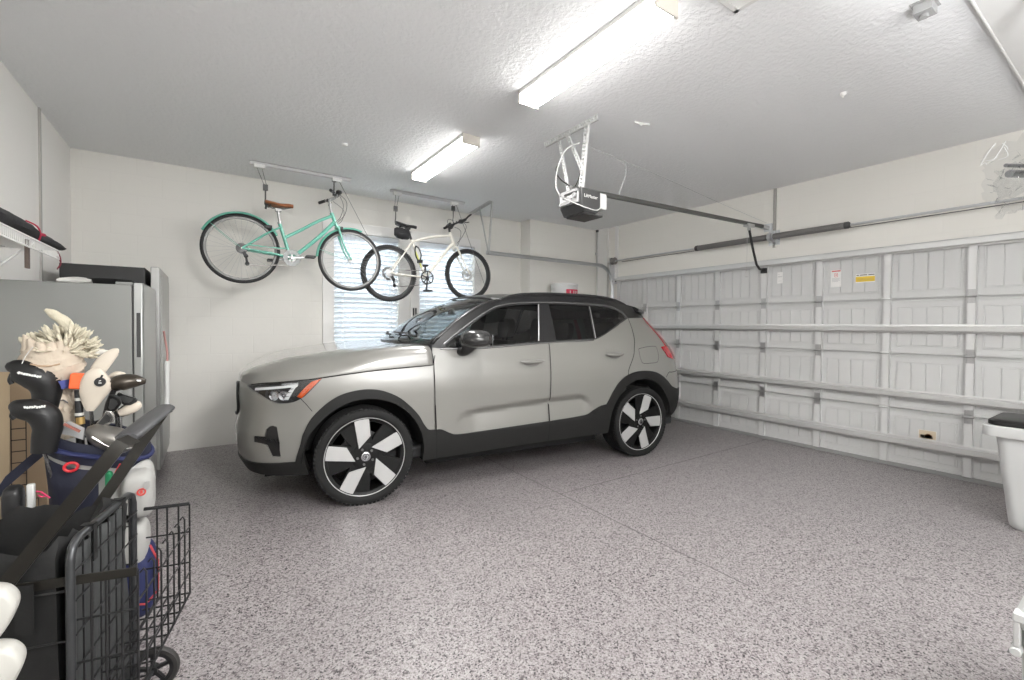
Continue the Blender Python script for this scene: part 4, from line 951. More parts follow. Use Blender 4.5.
# ================================================================ bicycles hung from the ceiling
def spokes_mb(c, r0, r1, n, y, dy):
    g = MB()
    for k in range(n):
        a = 2*PI*k/n; b_ = a+(.42 if (k//2) % 2 else -.42); sd = dy if k % 2 else -dy
        g.tube([(c[0]+r0*math.cos(b_), y+sd, c[1]+r0*math.sin(b_)), (c[0]+r1*math.cos(a), y, c[1]+r1*math.sin(a))], .0011, 4, caps=False)
    return g
def bike_wheel(parent, c, R, y, tyre_r, rimc, tread=False, disc=False):
    X = lambda a, r, dy=0: Vector((c[0]+r*math.cos(a), y+dy, c[1]+r*math.sin(a)))
    g = MB(); g.tube([X(2*PI*k/56, R-tyre_r) for k in range(56)], tyre_r, 10, closed=True)
    if tread:
        for k in range(84):
            a = 2*PI*k/84
            for dy in (-.010, .010): g.box(X(a+(.018 if dy > 0 else 0), R-.001, dy), (.006, .010, .013), Matrix.Rotation(-a, 3, 'Y'))
    w_ = g.build('wheel', M_RUBBER, parent); rr = R-2*tyre_r
    g = MB(); g.lathe([(rr-.018, -.006), (rr-.016, -.010), (rr+.004, -.0115), (rr+.004, .0115), (rr-.016, .010), (rr-.018, .006), (rr-.018, -.006)], (c[0], y, c[1]), (0, 1, 0), 56); g.build('rim', rimc, w_)
    spokes_mb(c, .022, rr-.015, 32, y, .026).build('spokes', mat('spoke_steel', (.55, .55, .56), .3, .9), w_)
    g = MB(); g.cyl((c[0], y-.05, c[1]), (c[0], y+.05, c[1]), .012, seg=12)
    for dy in (-.027, .027): g.cyl((c[0], y+dy-.002, c[1]), (c[0], y+dy+.002, c[1]), .024, seg=16)
    g.cyl((c[0], y-.062, c[1]), (c[0], y-.05, c[1]), .009, seg=8); g.cyl((c[0], y+.05, c[1]), (c[0], y+.062, c[1]), .009, seg=8)
    g.build('hub', mat('hub_metal', (.45, .45, .45), .35, .9), w_)
    if disc:
        g = MB(); g.lathe([(.05, .036), (.08, .036), (.08, .038), (.05, .038), (.05, .036)], (c[0], y, c[1]), (0, 1, 0), 30)
        for k in range(6): a = PI/3*k; g.bar(X(a, .02, .037), X(a+.25, .052, .037), .008, .002, up=(0, 1, 0))
        g.build('brake_rotor', M_CHROME, w_)
    return w_
M_TEAL = mat('bike_mint_green', (.16, .50, .39), .3, coat=.6); M_LEATH = mat('brown_leather', (.30, .105, .035), .5); M_ALU = mat('brushed_aluminium', (.42, .42, .42), .38, .8)
M_RIMS = mat('bike_rim_silver', (.20, .20, .195), .5, .5); M_RIMB = mat('bike_rim_black', (.03, .03, .03), .4); M_CABLE = mat('bike_cable', (.03, .03, .03), .5); M_CRM = mat('bike_cream', (.76, .73, .66), .35, coat=.5)
def drivetrain(parent, bb, ax_, y, ring_r, m_ring, guard=None):
    yy = y-.045
    g = MB(); g.lathe([(ring_r-.014, -.002), (ring_r, -.002), (ring_r, .002), (ring_r-.014, .002), (ring_r-.014, -.002)], (bb[0], yy, bb[1]), (0, 1, 0), 40)
    for k in range(36): a = 2*PI*k/36; g.box((bb[0]+ring_r*math.cos(a), yy, bb[1]+ring_r*math.sin(a)), (.008, .003, .006), Matrix.Rotation(-a, 3, 'Y'))
    for k in range(5): a = 2*PI*k/5+.3; g.bar((bb[0], yy, bb[1]), (bb[0]+ring_r*.92*math.cos(a), yy, bb[1]+ring_r*.92*math.sin(a)), .014, .004, up=(0, 1, 0))
    g.cyl((bb[0], y-.06, bb[1]), (bb[0], y+.06, bb[1]), .02, seg=16); g.build('chainring', m_ring, parent)
    if guard: g = MB(); g.lathe([(ring_r*.55, -.054), (ring_r+.012, -.054), (ring_r+.012, -.051), (ring_r*.55, -.051), (ring_r*.55, -.054)], (bb[0], y, bb[1]), (0, 1, 0), 40); g.build('chain_guard', guard, parent)
    g = MB()
    for k in range(6): r_ = .052-.006*k; g.lathe([(r_-.012, -.002), (r_, -.001), (r_, .001), (r_-.012, .002)], (ax_[0], y-.030-.004*(5-k)*0-.0045*k, ax_[1]), (0, 1, 0), 24)
    g.build('sprocket_cassette', M_DARKSTEEL if guard else M_ALU, parent)
    # derailleur
    p0 = Vector((ax_[0]+.012, yy-.004, ax_[1]-.035)); p1 = Vector((ax_[0]+.035, yy-.004, ax_[1]-.075)); p2 = Vector((ax_[0]+.045, yy-.004, ax_[1]-.150))
    g = MB(); g.bar(p0, p1, .03, .024, up=(0, 1, 0)); g.bar(p1, p2, .020, .012, up=(0, 1, 0))
    for p in (p1, p2): g.cyl(p-Vector((0, .006, 0)), p+Vector((0, .006, 0)), .020, seg=14)
    g.build('derailleur', M_BLACKPL, parent)
    # chain
    d = Vector((bb[0]-ax_[0], 0, bb[1]-ax_[1])).normalized(); nn_ = Vector((-d.z, 0, d.x))
    if nn_.z < 0: nn_ = -nn_
    A_ = Vector((ax_[0], yy, ax_[1])); B_ = Vector((bb[0], yy, bb[1]))
    g = MB(); g.bar(A_+nn_*.040, B_+nn_*ring_r, .006, .009, up=nn_); g.bar(p2-Vector((0, 0, .018)), B_-nn_*ring_r, .006, .009, up=nn_); g.build('chain', mat('chain_steel', (.20, .19, .18), .45, .8), parent)
def crank(parent, bb, ang, ln, y, m_):
    for sd, a in ((-1, ang), (1, ang+180)):
        a = math.radians(a); e = Vector((bb[0]+ln*math.cos(a), y+sd*.075, bb[1]+ln*math.sin(a)))
        g = MB(); g.bar((bb[0], y+sd*.062, bb[1]), e, .022, .014, up=(0, 1, 0)); g.cyl((bb[0], y+sd*.05, bb[1]), (bb[0], y+sd*.075, bb[1]), .018, seg=14); c = g.build('crank_arm', m_, parent, bevel=.004)
        g = MB(); g.bb((e.x-.045, e.y+sd*.012-.0, e.z-.012), (e.x+.045, e.y+sd*.022, e.z+.012)); g.bb((e.x-.045, e.y+sd*.085, e.z-.012), (e.x+.045, e.y+sd*.098, e.z+.012))
        for dx in (-.038, .038): g.bb((e.x+dx-.008, e.y+sd*.012, e.z-.010), (e.x+dx+.008, e.y+sd*.098, e.z+.010))
        g.cyl((e.x, e.y, e.z), (e.x, e.y+sd*.098, e.z), .009, seg=10); g.build('pedal', M_BLACKPL, c, bevel=.003)
def saddle(parent, nose, tail, wd, m_, y):
    nose, tail = Vector(nose), Vector(tail); d = (nose-tail); ln = d.length; d.normalize(); up = Vector((-d.z, 0, d.x)); up = up if up.z > 0 else -up
    rings = []
    for i in range(13):
        t = i/12; c = tail+d*ln*t; h_ = wd*[.55, .82, .95, 1, .96, .84, .66, .50, .40, .34, .30, .27, .18][i]; sag = -.012*math.sin(PI*min(t*1.2, 1))
        r = []
        for k in range(14):
            a = 2*PI*k/14; s_, co = math.sin(a), math.cos(a)
            r.append(c+Vector((0, h_*co, 0))+up*((.016*s_ if s_ > 0 else .030*s_*(.4+.6*abs(co)))+sag-.012*co*co*(1-t*.5)))
        rings.append(r)
    g = MB(); g.loft(rings); return g.build('saddle', m_, parent, smooth=70)
def ratchet_hoist(label, x0, x1, y, hook_a, hook_b, grp, rope_end):
    root = thing('bike_hoist', label, 'bike hoist', ((x0+x1)/2, y, H), group=grp)
    g = MB(); g.bb((x0, y-.02, H-.006), (x1, y+.02, H)); g.bb((x0, y-.02, H-.028), (x1, y-.016, H)); g.bb((x0, y+.016, H-.028), (x1, y+.02, H)); g.build('mounting_rail', mat('hoist_rail_steel', (.62, .62, .62), .4, .6), root)
    for xx, hk in ((x0+.085, hook_a), (x1-.15, hook_b)):
        g = MB(); g.bb((xx-.05, y-.026, H-.06), (xx+.05, y+.026, H-.024)); g.build('pulley_block', M_WHITE, root, bevel=.004)
        hx, hy, hz = hk
        g = MB()
        for dx in (-.022, .022): g.tube([(xx+dx, y, H-.058), (hx+dx*.5, hy, hz+.20)], .0028, 5)
        g.build('rope', mat('hoist_rope', (.16, .155, .15), .8), root)
        g = MB(); g.bb((hx-.022, hy-.012, hz+.15), (hx+.022, hy+.012, hz+.21)); g.cyl((hx, hy-.014, hz+.18), (hx, hy+.014, hz+.18), .020, seg=14)
        g.tube(catmull([(hx, hy, hz+.16), (hx, hy, hz+.07), (hx-.004, hy, hz+.015), (hx+.018, hy, hz-.014), (hx+.042, hy, hz-.002), (hx+.048, hy, hz+.022)], 6), .007, 8); g.build('hook', M_DARKSTEEL, root)
    g = MB(); g.tube([(x1-.13, y-.02, H-.055), rope_end], .003, 5); g.build('pull_rope', mat('hoist_rope', (.16, .155, .15), .8), root)
    return root
# ---- the mint green city bike
Y1 = 5.20
b1 = thing('bicycle', 'mint green step-through bicycle with brown leather saddle and mudguards hanging from the ceiling', 'bicycle', (.78, Y1, 1.72), group='bikes hung from the ceiling')
RA, FA, BB, R1 = (.262, 2.075), (1.312, 2.050), (.708, 2.016), .344
def frame_pt(x, z, dy=0): return Vector((x, Y1+dy, z))
g = MB()
ST, SB = frame_pt(.600, 2.372), frame_pt(.700, 2.02); HT, HB = frame_pt(1.108, 2.552), frame_pt(1.152, 2.435)
g.tube([ST, SB], .0175, 12); g.tube([HT, HB], .021, 12)
g.tube(catmull([frame_pt(.640, 2.225), frame_pt(.80, 2.325), frame_pt(.96, 2.435), frame_pt(1.118, 2.522)], 5), .0165, 12)
g.tube(catmull([SB, frame_pt(.80, 2.10), frame_pt(.98, 2.275), frame_pt(1.142, 2.458)], 5), .021, 12)
for s_ in (-1, 1):
    g.tube([frame_pt(RA[0], RA[1], s_*.058), frame_pt(.52, 2.05, s_*.045), SB+Vector((0, s_*.02, 0))], [.009, .0105, .011], 10)
    g.tube([frame_pt(RA[0], RA[1], s_*.058), frame_pt(.46, 2.235, s_*.035), frame_pt(.615, 2.335, s_*.012)], .0085, 10)
    g.tube([frame_pt(.32, 2.115, s_*.05), frame_pt(.50, 2.105, s_*.04), frame_pt(.665, 2.115, s_*.018)], .007, 8) if s_ < 0 else None
g.tube([frame_pt(.708, 2.016, -.035), frame_pt(.708, 2.016, .035)], .024, 14)
g.build('frame', M_TEAL, b1, smooth=60)
g = MB()
g.tube([HB+Vector((-.004, 0, .01)), frame_pt(1.168, 2.40)], .019, 12); g.bb((1.150, Y1-.05, 2.385), (1.190, Y1+.05, 2.41))
for s_ in (-1, 1): g.tube(catmull([frame_pt(1.168, 2.398, s_*.045), frame_pt(1.205, 2.28, s_*.052), frame_pt(1.25, 2.15, s_*.055), frame_pt(FA[0], FA[1], s_*.057)], 6), [.0125]*7+[.011]*6+[.009]*6, 10)
g.build('fork', M_TEAL, b1, smooth=60)
bike_wheel(b1, RA, R1, Y1, .0175, M_RIMS); bike_wheel(b1, FA, R1, Y1, .0175, M_RIMS)
def mudguard(c, a0, a1):
    rings = []; n = 30
    for i in range(n+1):
        a = math.radians(a0+(a1-a0)*i/n); r = []
        for dy, dr in ((-.028, -.012), (-.022, .004), (0, .010), (.022, .004), (.028, -.012), (.022, 0), (0, .006), (-.022, 0)): r.append(Vector((c[0]+(R1+.012+dr)*math.cos(a), Y1+dy, c[1]+(R1+.012+dr)*math.sin(a))))
        rings.append(r)
    g = MB(); g.loft(rings)
    for s_ in (-1, 1):
        am = math.radians(a0+(a1-a0)*.12); g.tube([(c[0], Y1+s_*.05, c[1]), (c[0]+(R1+.005)*math.cos(am), Y1+s_*.028, c[1]+(R1+.005)*math.sin(am))], .0022, 5)
    return g.build('mudguard', M_TEAL, b1, smooth=60)
mudguard(RA, 155, 28); mudguard(FA, 178, 70)
drivetrain(b1, BB, RA, Y1, .072, M_ALU, mat('clear_guard', (.40, .42, .42), .3, alpha=.45)); crank(b1, BB, 6, .165, Y1, M_ALU)
g = MB(); g.tube([frame_pt(.606, 2.35), frame_pt(.583, 2.50)], .0135, 12); g.bb((.56, Y1-.022, 2.49), (.615, Y1+.022, 2.515)); g.lathe([(.018, -.008), (.022, -.008), (.022, .010), (.018, .010)], (.602, Y1, 2.372), (-.26, 0, .96), 16); g.build('seat_post', M_ALU, b1)
saddle(b1, (.728, Y1, 2.565), (.468, Y1, 2.578), .085, M_LEATH, Y1)
g = MB()
for s_ in (-1, 1): g.tube([(.48, Y1+s_*.03, 2.545), (.54, Y1+s_*.022, 2.52), (.64, Y1+s_*.018, 2.525), (.71, Y1, 2.545)], .004, 6)
g.tube([(.485, Y1-.04, 2.54), (.478, Y1-.03, 2.515), (.478, Y1+.03, 2.515), (.485, Y1+.04, 2.54)], .012, 8); g.build('saddle_rails', M_DARKSTEEL, b1)
g = MB(); g.tube([HT, frame_pt(1.095, 2.60), frame_pt(1.088, 2.70)], .0135, 12); g.tube([frame_pt(1.088, 2.695), frame_pt(1.15, 2.725)], .014, 10); g.build('stem', M_ALU, b1)
g = MB(); g.tube(catmull([(1.04, Y1-.29, 2.715), (1.08, Y1-.21, 2.725), (1.14, Y1-.10, 2.728), (1.15, Y1, 2.728), (1.14, Y1+.10, 2.728), (1.08, Y1+.21, 2.725), (1.04, Y1+.29, 2.715)], 5), .0115, 10); hb = g.build('handlebar', M_ALU, b1)
for s_ in (-1, 1):
    g = MB(); g.tube([(1.085, Y1+s_*.20, 2.725), (1.038, Y1+s_*.292, 2.715)], .0165, 12); g.build('grip', M_BLACKPL, hb)
    g = MB(); g.tube([(1.105, Y1+s_*.165, 2.728), (1.15, Y1+s_*.19, 2.715), (1.135, Y1+s_*.28, 2.70)], .006, 6); g.bb((1.09, Y1+s_*.15-.018, 2.705), (1.125, Y1+s_*.15+.018, 2.735)); g.build('brake_lever', M_BLACKPL, hb)
g = MB(); g.sphere((1.175, Y1-.05, 2.775), .032, 14, 10, (1, 1, .8)); g.cyl((1.16, Y1-.05, 2.73), (1.172, Y1-.05, 2.765), .012, seg=10); g.build('bell', M_BLACKPL, hb)
g = MB()
for q in ([(1.16, Y1-.16, 2.72), (1.24, Y1-.12, 2.66), (1.235, Y1-.06, 2.54), (1.16, Y1-.02, 2.44)], [(1.16, Y1+.16, 2.72), (1.26, Y1+.10, 2.62), (1.22, Y1+.03, 2.48), (1.14, Y1+.02, 2.42)], [(1.16, Y1-.14, 2.72), (1.21, Y1-.10, 2.62), (1.19, Y1-.03, 2.50), (1.12, Y1-.02, 2.43)]): g.tube(catmull(q, 7), .0028, 5)
g.build('brake_cable', M_CABLE, b1)
g = MB(); g.bb((.46, Y1-.035, 2.30), (.53, Y1+.035, 2.335)); g.bb((1.195, Y1-.035, 2.375), (1.225, Y1+.035, 2.41)); g.build('rim_brake', M_BLACKPL, b1, bevel=.006)
ratchet_hoist('ceiling rail and ropes holding the mint green bicycle', .335, 1.315, 5.205, (.472, Y1, 2.535), (1.135, 5.20, 2.745), 'bike hoists on the ceiling', (1.50, 5.19, 2.34))
# ---- the cream hybrid bike
Y1 = 5.31
b2 = thing('bicycle', 'cream hybrid bicycle with black saddle bag and wide tyres hanging from the ceiling', 'bicycle', (2.3, Y1, 1.6), group='bikes hung from the ceiling')
RA, FA, BB, R1 = (1.792, 1.950), (2.868, 2.008), (2.262, 1.925), .340
ST, SB = frame_pt(2.070, 2.385), frame_pt(2.255, 1.93); HT, HB = frame_pt(2.590, 2.540), frame_pt(2.655, 2.375)
g = MB(); g.tube([ST, SB], .017, 12); g.tube([HT, HB], .022, 12)
g.tube(catmull([frame_pt(2.085, 2.36), frame_pt(2.33, 2.445), frame_pt(2.592, 2.495)], 6), .0165, 12); g.tube([SB, frame_pt(2.635, 2.40)], .0215, 12)
for s_ in (-1, 1):
    g.tube([frame_pt(RA[0], RA[1], s_*.062), frame_pt(2.02, 1.935, s_*.05), SB+Vector((0, s_*.02, 0))], [.009, .011, .011], 10); g.tube([frame_pt(RA[0], RA[1], s_*.062), frame_pt(1.95, 2.18, s_*.04), frame_pt(2.08, 2.36, s_*.013)], .0085, 10)
g.tube([frame_pt(BB[0], BB[1], -.036), frame_pt(BB[0], BB[1], .036)], .024, 14); g.build('frame', M_CRM, b2, smooth=60)
g = MB(); g.tube([HB, frame_pt(2.667, 2.345)], .02, 12); g.bb((2.645, Y1-.055, 2.33), (2.69, Y1+.055, 2.355))
for s_ in (-1, 1): g.tube([frame_pt(2.668, 2.345, s_*.052), frame_pt(2.75, 2.20, s_*.057), frame_pt(FA[0]-.01, FA[1], s_*.058)], [.014, .013, .010], 10)
g.build('fork', M_CRM, b2, smooth=60)
bike_wheel(b2, RA, R1, Y1, .021, M_RIMB, True, True); bike_wheel(b2, FA, R1, Y1, .021, M_RIMB, True, True)
drivetrain(b2, BB, RA, Y1, .085, M_BLACKPL); crank(b2, BB, -99, .172, Y1, M_BLACKPL)
g = MB(); g.tube([frame_pt(2.075, 2.37), frame_pt(2.02, 2.515)], .0135, 12); g.bb((1.99, Y1-.022, 2.505), (2.05, Y1+.022, 2.53)); g.build('seat_post', M_BLACKPL, b2)
saddle(b2, (2.135, Y1, 2.545), (1.875, Y1, 2.575), .072, M_BLACKPL, Y1)
g = MB(); rings = []
for t, sx, sz in ((0, .5, .55), (.15, .9, .9), (.5, 1, 1), (.85, .8, .85), (1, .4, .5)):
    c = Vector((1.85+.20*t, Y1, 2.455-.02*t)); rings.append([c+Vector((.012*math.cos(2*PI*k/12), .062*sx*math.cos(2*PI*k/12), .072*sz*math.sin(2*PI*k/12))) for k in range(12)])
g.loft(rings); sb_ = g.build('saddle_bag', mat('bag_black', (.02, .02, .022), .75, bump=(60, .2)), b2, smooth=60)
g = MB(); g.tube([(1.87, Y1-.066, 2.46), (2.0, Y1-.062, 2.445)], .004, 5); g.tube([(1.93, Y1-.05, 2.52), (1.94, Y1, 2.545), (1.93, Y1+.05, 2.52)], .008, 6); g.build('strap', M_RUBBER, sb_)
g = MB(); g.tube([HT, frame_pt(2.582, 2.59)], .015, 12); g.tube([frame_pt(2.582, 2.585), frame_pt(2.66, 2.66)], .015, 10); g.build('stem', M_BLACKPL, b2)
g = MB(); g.tube(catmull([(2.66, Y1-.30, 2.655), (2.67, Y1-.15, 2.665), (2.67, Y1, 2.662), (2.67, Y1+.15, 2.665), (2.66, Y1+.30, 2.655)], 5), .0125, 10); hb = g.build('handlebar', M_BLACKPL, b2)
for s_ in (-1, 1):
    g = MB(); g.tube([(2.668, Y1+s_*.20, 2.66), (2.658, Y1+s_*.305, 2.655)], .017, 12); g.tube([(2.66, Y1+s_*.30, 2.655), (2.70, Y1+s_*.30, 2.70), (2.745, Y1+s_*.295, 2.735)], .011, 8); g.build('grip', M_RUBBER, hb)
    g = MB(); g.tube([(2.675, Y1+s_*.16, 2.665), (2.73, Y1+s_*.19, 2.65), (2.72, Y1+s_*.28, 2.635)], .006, 6); g.bb((2.655, Y1+s_*.145-.02, 2.64), (2.70, Y1+s_*.145+.02, 2.685)); g.build('brake_lever', M_BLACKPL, hb)
g = MB()
for q in ([(2.70, Y1-.15, 2.66), (2.78, Y1-.10, 2.62), (2.76, Y1-.03, 2.50), (2.68, Y1-.03, 2.40)], [(2.70, Y1+.15, 2.66), (2.80, Y1+.10, 2.60), (2.74, Y1+.02, 2.44), (2.70, Y1+.05, 2.34)], [(2.53, Y1-.1, 2.60), (2.50, Y1-.12, 2.64), (2.53, Y1-.1, 2.68), (2.60, Y1-.1, 2.67)]): g.tube(catmull(q, 7), .003, 5)
g.build('brake_cable', M_CABLE, b2)
g = MB(); lk = [frame_pt(2.115, 2.30, -.02), frame_pt(2.105, 2.19, -.05), frame_pt(2.15, 2.12, -.05), frame_pt(2.185, 2.20, -.03), frame_pt(2.16, 2.28, -.02)]
g.tube(catmull(lk, 6, True), .009, 8, closed=True); g.bb((2.135, Y1-.06, 2.10), (2.195, Y1-.02, 2.14)); g.build('cable_lock', M_BLACKPL, b2)
g = MB(); g.tube([frame_pt(2.11, 2.24, -.03), frame_pt(2.19, 2.05, -.03)], .010, 8); g.build('reflector_strap', mat('hi_vis_yellow', (.62, .66, .16), .6), b2)
ratchet_hoist('ceiling rail and ropes holding the cream bicycle', 1.805, 2.805, 5.315, (1.868, Y1, 2.555), (2.64, Y1, 2.675), 'bike hoists on the ceiling', (3.12, 5.29, 1.86))

# ================================================================ left side: fridges, shelf, golf bag, cart
def at(px, py, y):
    """point of the photo's pixel on the vertical plane at distance y"""
    xi, yi = (px-512)/F_PX, (py-V0)/F_PX; cr, sr = math.cos(ROLL), math.sin(ROLL)
    d = FW+R0*(xi*cr+yi*sr)-UP*(-xi*sr+yi*cr); t = y/d.y
    return Vector((0, 0, CAM_H))+d*t
M_FRSIDE = mat('fridge_side_grey', (.27, .275, .265), .42, .25); M_FRDOOR = mat('fridge_door_steel', (.40, .41, .40), .32, .75); M_GASK = mat('fridge_gasket', (.07, .07, .07), .7)
fr = thing('refrigerator', 'grey steel refrigerator with its plain side towards the viewer, nearest of the two', 'refrigerator', (-.74, 4.38, 0))
FX = -.368; FY0, FY1 = 3.90, 4.70; FZ = 1.60
MB().bb((XL+.03, FY0, .03), (FX-.065, FY1, FZ-.015)).build('cabinet_body', M_FRSIDE, fr, bevel=.006)
MB().bb((FX-.068, FY0+.012, .06), (FX-.056, FY1-.012, FZ-.02)).build('door_gasket', M_GASK, fr, smooth=0)
for z0, z1, nm in ((.34, FZ, 'door'), (.07, .332, 'drawer')):
    g = MB(); pr_ = [(FX-.056, FY0), (FX-.012, FY0), (FX-.003, FY0+.012), (FX, FY0+.05), (FX, FY1-.05), (FX-.003, FY1-.012), (FX-.012, FY1), (FX-.056, FY1)]
    g.loft([[Vector((a, b_, z)) for a, b_ in pr_] for z in (z0, z1)]); dr = g.build(nm, M_FRDOOR, fr, bevel=.004, smooth=30)
    if nm == 'door':
        MB().bb((FX-.042, FY0-.0015, 1.10), (FX-.020, FY0+.012, 1.40)).build('handle_recess', mat('handle_shadow_grey', (.045, .045, .045), .5), dr, bevel=.003)
MB().bb((FX-.10, FY0+.03, .0), (FX-.07, FY1-.03, .06)).build('kick_plate', M_GASK, fr)
g = MB()
for xx in (XL+.1, FX-.15):
    for yy in (FY0+.08, FY1-.08): g.cyl((xx, yy, 0), (xx, yy, .035), .02, seg=12)
g.build('foot', M_BLACKPL, fr); MB().bb((FX-.15, FY0+.02, FZ-.016), (FX-.06, FY0+.09, FZ+.004)).build('hinge_cover', M_FRSIDE, fr, bevel=.004)
f2 = thing('upright_freezer', 'black sided upright freezer with steel front standing behind the grey refrigerator', 'freezer', (-.7, 5.2, 0))
GY0, GY1, GZ = 4.78, 5.76, 1.80
MB().bb((-.955, GY0, .03), (FX-.075, GY1, GZ-.012)).build('cabinet_body', mat('freezer_black', (.018, .018, .018), .45), f2, bevel=.005)
g = MB(); g.bb((FX-.042, GY0+.004, .09), (FX+.018, GY1, GZ)); d2 = g.build('door', mat('freezer_steel', (.36, .36, .35), .3, .7), f2, bevel=.006)
g = MB(); g.bb((FX+.017, GY0+.09, .16), (FX+.023, GY1-.03, GZ-.06)); g.build('door_panel', M_FRDOOR, d2, bevel=.003)
MB().bb((-.93, GY0+.03, 0), (FX-.10, GY1-.03, .032)).build('plinth', M_BLACKPL, f2)
cbx = thing('hanging_cord', 'red and white cord in a white sleeve hanging on the freezer front', 'cord', (FX+.04, 5.0, .62))
yy = 4.93
g = MB(); g.tube(catmull([(FX+.050, yy, .61), (FX+.054, yy, .75), (FX+.052, yy, .90), (FX+.056, yy, 1.0)], 5), [.018]*11+[.021]*5, 12); g.build('sleeve', M_WHITE, cbx)
g = MB(); g.tube(catmull([(FX+.056, yy, .99), (FX+.056, yy, 1.08), (FX+.046, yy-.04, 1.18), (FX+.040, yy-.10, 1.26)], 5), .008, 8); g.build('red_cord', mat('cord_red_white', (.62, .34, .32), .7), cbx)
# things lying on the refrigerator
g = MB(); rings = []
for i in range(9):
    t = i/8; c = Vector((-.80+.16*t, 4.05, FZ-.015)); h_ = .034*(.5+.5*math.sin(PI*(.15+.7*t)))
    rings.append([c+Vector((0, .13*math.cos(a)*(.85+.15*math.sin(5*t+a)), max(0, .002+h_*(math.sin(a)+.3)))) for a in [2*PI*k/14 for k in range(14)]])
g.loft(rings); tag(g.build('folded_cloth', mat('cloth_white', (.74, .73, .70), .85), smooth=60), 'folded white cloth lying on top of the grey refrigerator', 'cloth')
pan = thing('frying_pan', 'dark shallow pan lying on top of the grey refrigerator', 'pan', (-.55, 4.03, FZ-.014))
MB().lathe([(.0, FZ-.014), (.085, FZ-.014), (.115, FZ+.022), (.119, FZ+.022), (.09, FZ-.009), (0, FZ-.009)], (-.56, 4.04, 0), (0, 0, 1), 32).build('body', M_BLACKPL, pan)
g = MB(); g.bar((-.51, 4.14, FZ+.018), (-.46, 4.26, FZ+.028), .022, .010); g.build('handle', M_BLACKPL, pan, bevel=.003)
# ---- wire shelf with the black duffel
SX0, SX1, SY1, SZ = XL+.004, -.765, 3.83, 1.768
sf = thing('wire_shelf', 'white wire shelf on the left wall under the black bag', 'shelf', (-.9, 3.0, SZ))
g = MB()
for zz in (SZ, SZ-.052): g.tube([(SX1, 1.9, zz), (SX1, SY1, zz)], .0042, 6)
for xx in (SX0+.006, SX0+.11, SX0+.21): g.tube([(xx, 1.9, SZ-.006), (xx, SY1, SZ-.006)], .0035, 6)
k = 1.92
while k < SY1: g.tube([(SX0, k, SZ), (SX1, k, SZ), (SX1, k, SZ-.052)], .0019, 4); k += .0254
g.build('deck', M_WHITE, sf)
for yy in (3.40, 2.4):
    g = MB(); g.bar((SX0, yy, SZ-.33), (SX1-.01, yy, SZ-.012), .016, .010); g.bb((SX0-.004, yy-.015, SZ-.36), (SX0+.004, yy+.015, SZ-.30)); g.build('brace', M_WHITE, sf, bevel=.002)
df = thing('duffel_bag', 'black fabric bag with red drawcord lying on the white wire shelf', 'bag', (-.9, 3.4, SZ))
M_DUF = mat('duffel_black', (.022, .022, .024), .8, bump=(40, .25)); M_REDC = mat('red_cord', (.45, .02, .06), .6)
rings = []; N_ = 22
for i in range(N_):
    t = i/(N_-1); y = 2.25+1.70*t; h_ = np.interp(t, [0, .1, .35, .66, .74, .79, 1], [.05, .09, .105, .115, .10, .036, .030]); wv = np.interp(t, [0, .1, .66, .8, 1], [.08, .13, .13, .10, .08])
    r = []
    for k in range(20):
        a = 2*PI*k/20; wob = 1+.07*math.sin(7*t*3+k*1.7)+.05*math.sin(13*t+k*2.3)
        r.append(Vector((-.905+.105*float(np.interp(t, [.70, .80], [0, 1]))+wv*(1 if t < .75 else .55)*math.cos(a)*wob, y, max(SZ+.004, SZ+.004+h_*.5+h_*.52*math.sin(a)*wob)+(.012*float(np.interp(t, [.74, .8], [0, 1]))))))
    rings.append(r)
g = MB(); g.loft(rings); g.build('body', M_DUF, df, smooth=50)
g = MB(); g.tube(catmull([(-.82, 3.47, SZ+.11), (-.785, 3.50, SZ+.09), (-.775, 3.52, SZ+.05), (-.785, 3.53, SZ+.012)], 5), .004, 6)
g.tube(catmull([(-.80, 3.50, SZ+.05), (-.775, 3.58, SZ+.055), (-.79, 3.63, SZ+.05)], 5), .009, 6); g.build('zip_cord', M_REDC, df)
g = MB(); g.tube(catmull([(-.80, 3.965, SZ+.018), (-.79, 3.985, SZ-.02), (-.79, 3.995, SZ-.06), (-.80, 3.96, SZ-.10), (-.79, 4.00, SZ-.06), (-.80, 3.97, SZ-.02)], 5), .0035, 5); g.build('drawcord', mat('drawcord', (.22, .03, .05), .7), df)
g = MB(); g.sphere((-.805, 3.935, SZ+.034), .045, 14, 8, (1, .9, .45)); g.build('toggle_end', M_DUF, df)
g = MB(); g.bar((-.79, 3.36, SZ-.006), (-.79, 3.36, SZ-.155), .012, .038, up=(0, 1, 0)); o = g.build('webbing_strap', mat('webbing_brown', (.13, .10, .085), .85), df)
# ---- cardboard boxes behind the golf bag
M_CARD = mat('cardboard_tan', (.40, .30, .20), .8, bump=(30, .05)); M_PNAVY = mat('box_navy_print', (.025, .045, .11), .6); M_BLK = mat('box_ink', (.05, .04, .035), .8)
bx = thing('cardboard_box', 'tall cardboard box with navy panel and printed grid behind the golf bag', 'box', (-.88, 3.42, 0))
BX0, BX1, BYF, BYB, BZ = -1.06, -.705, 3.28, 3.62, 1.02
MB().bb((BX0, BYF, 0), (BX1, BYB, BZ)).build('carton', M_CARD, bx, bevel=.006)
g = MB(); g.add([(-.985, BYF-.001, .30), (-.855, BYF-.001, .36), (-.845, BYF-.001, .72), (-.875, BYF-.001, .92), (-.955, BYF-.001, .97), (-.985, BYF-.001, .90)], [(0, 1, 2, 3, 4, 5)]); g.build('navy_panel', M_PNAVY, bx, smooth=0)
g = MB()
for i in range(9): zz = .44+.058*i; g.bb((-.838, BYF-.0015, zz), (-.782, BYF, zz+.005))
for xx in (-.838, -.785): g.bb((xx, BYF-.0015, .44), (xx+.004, BYF, .91))
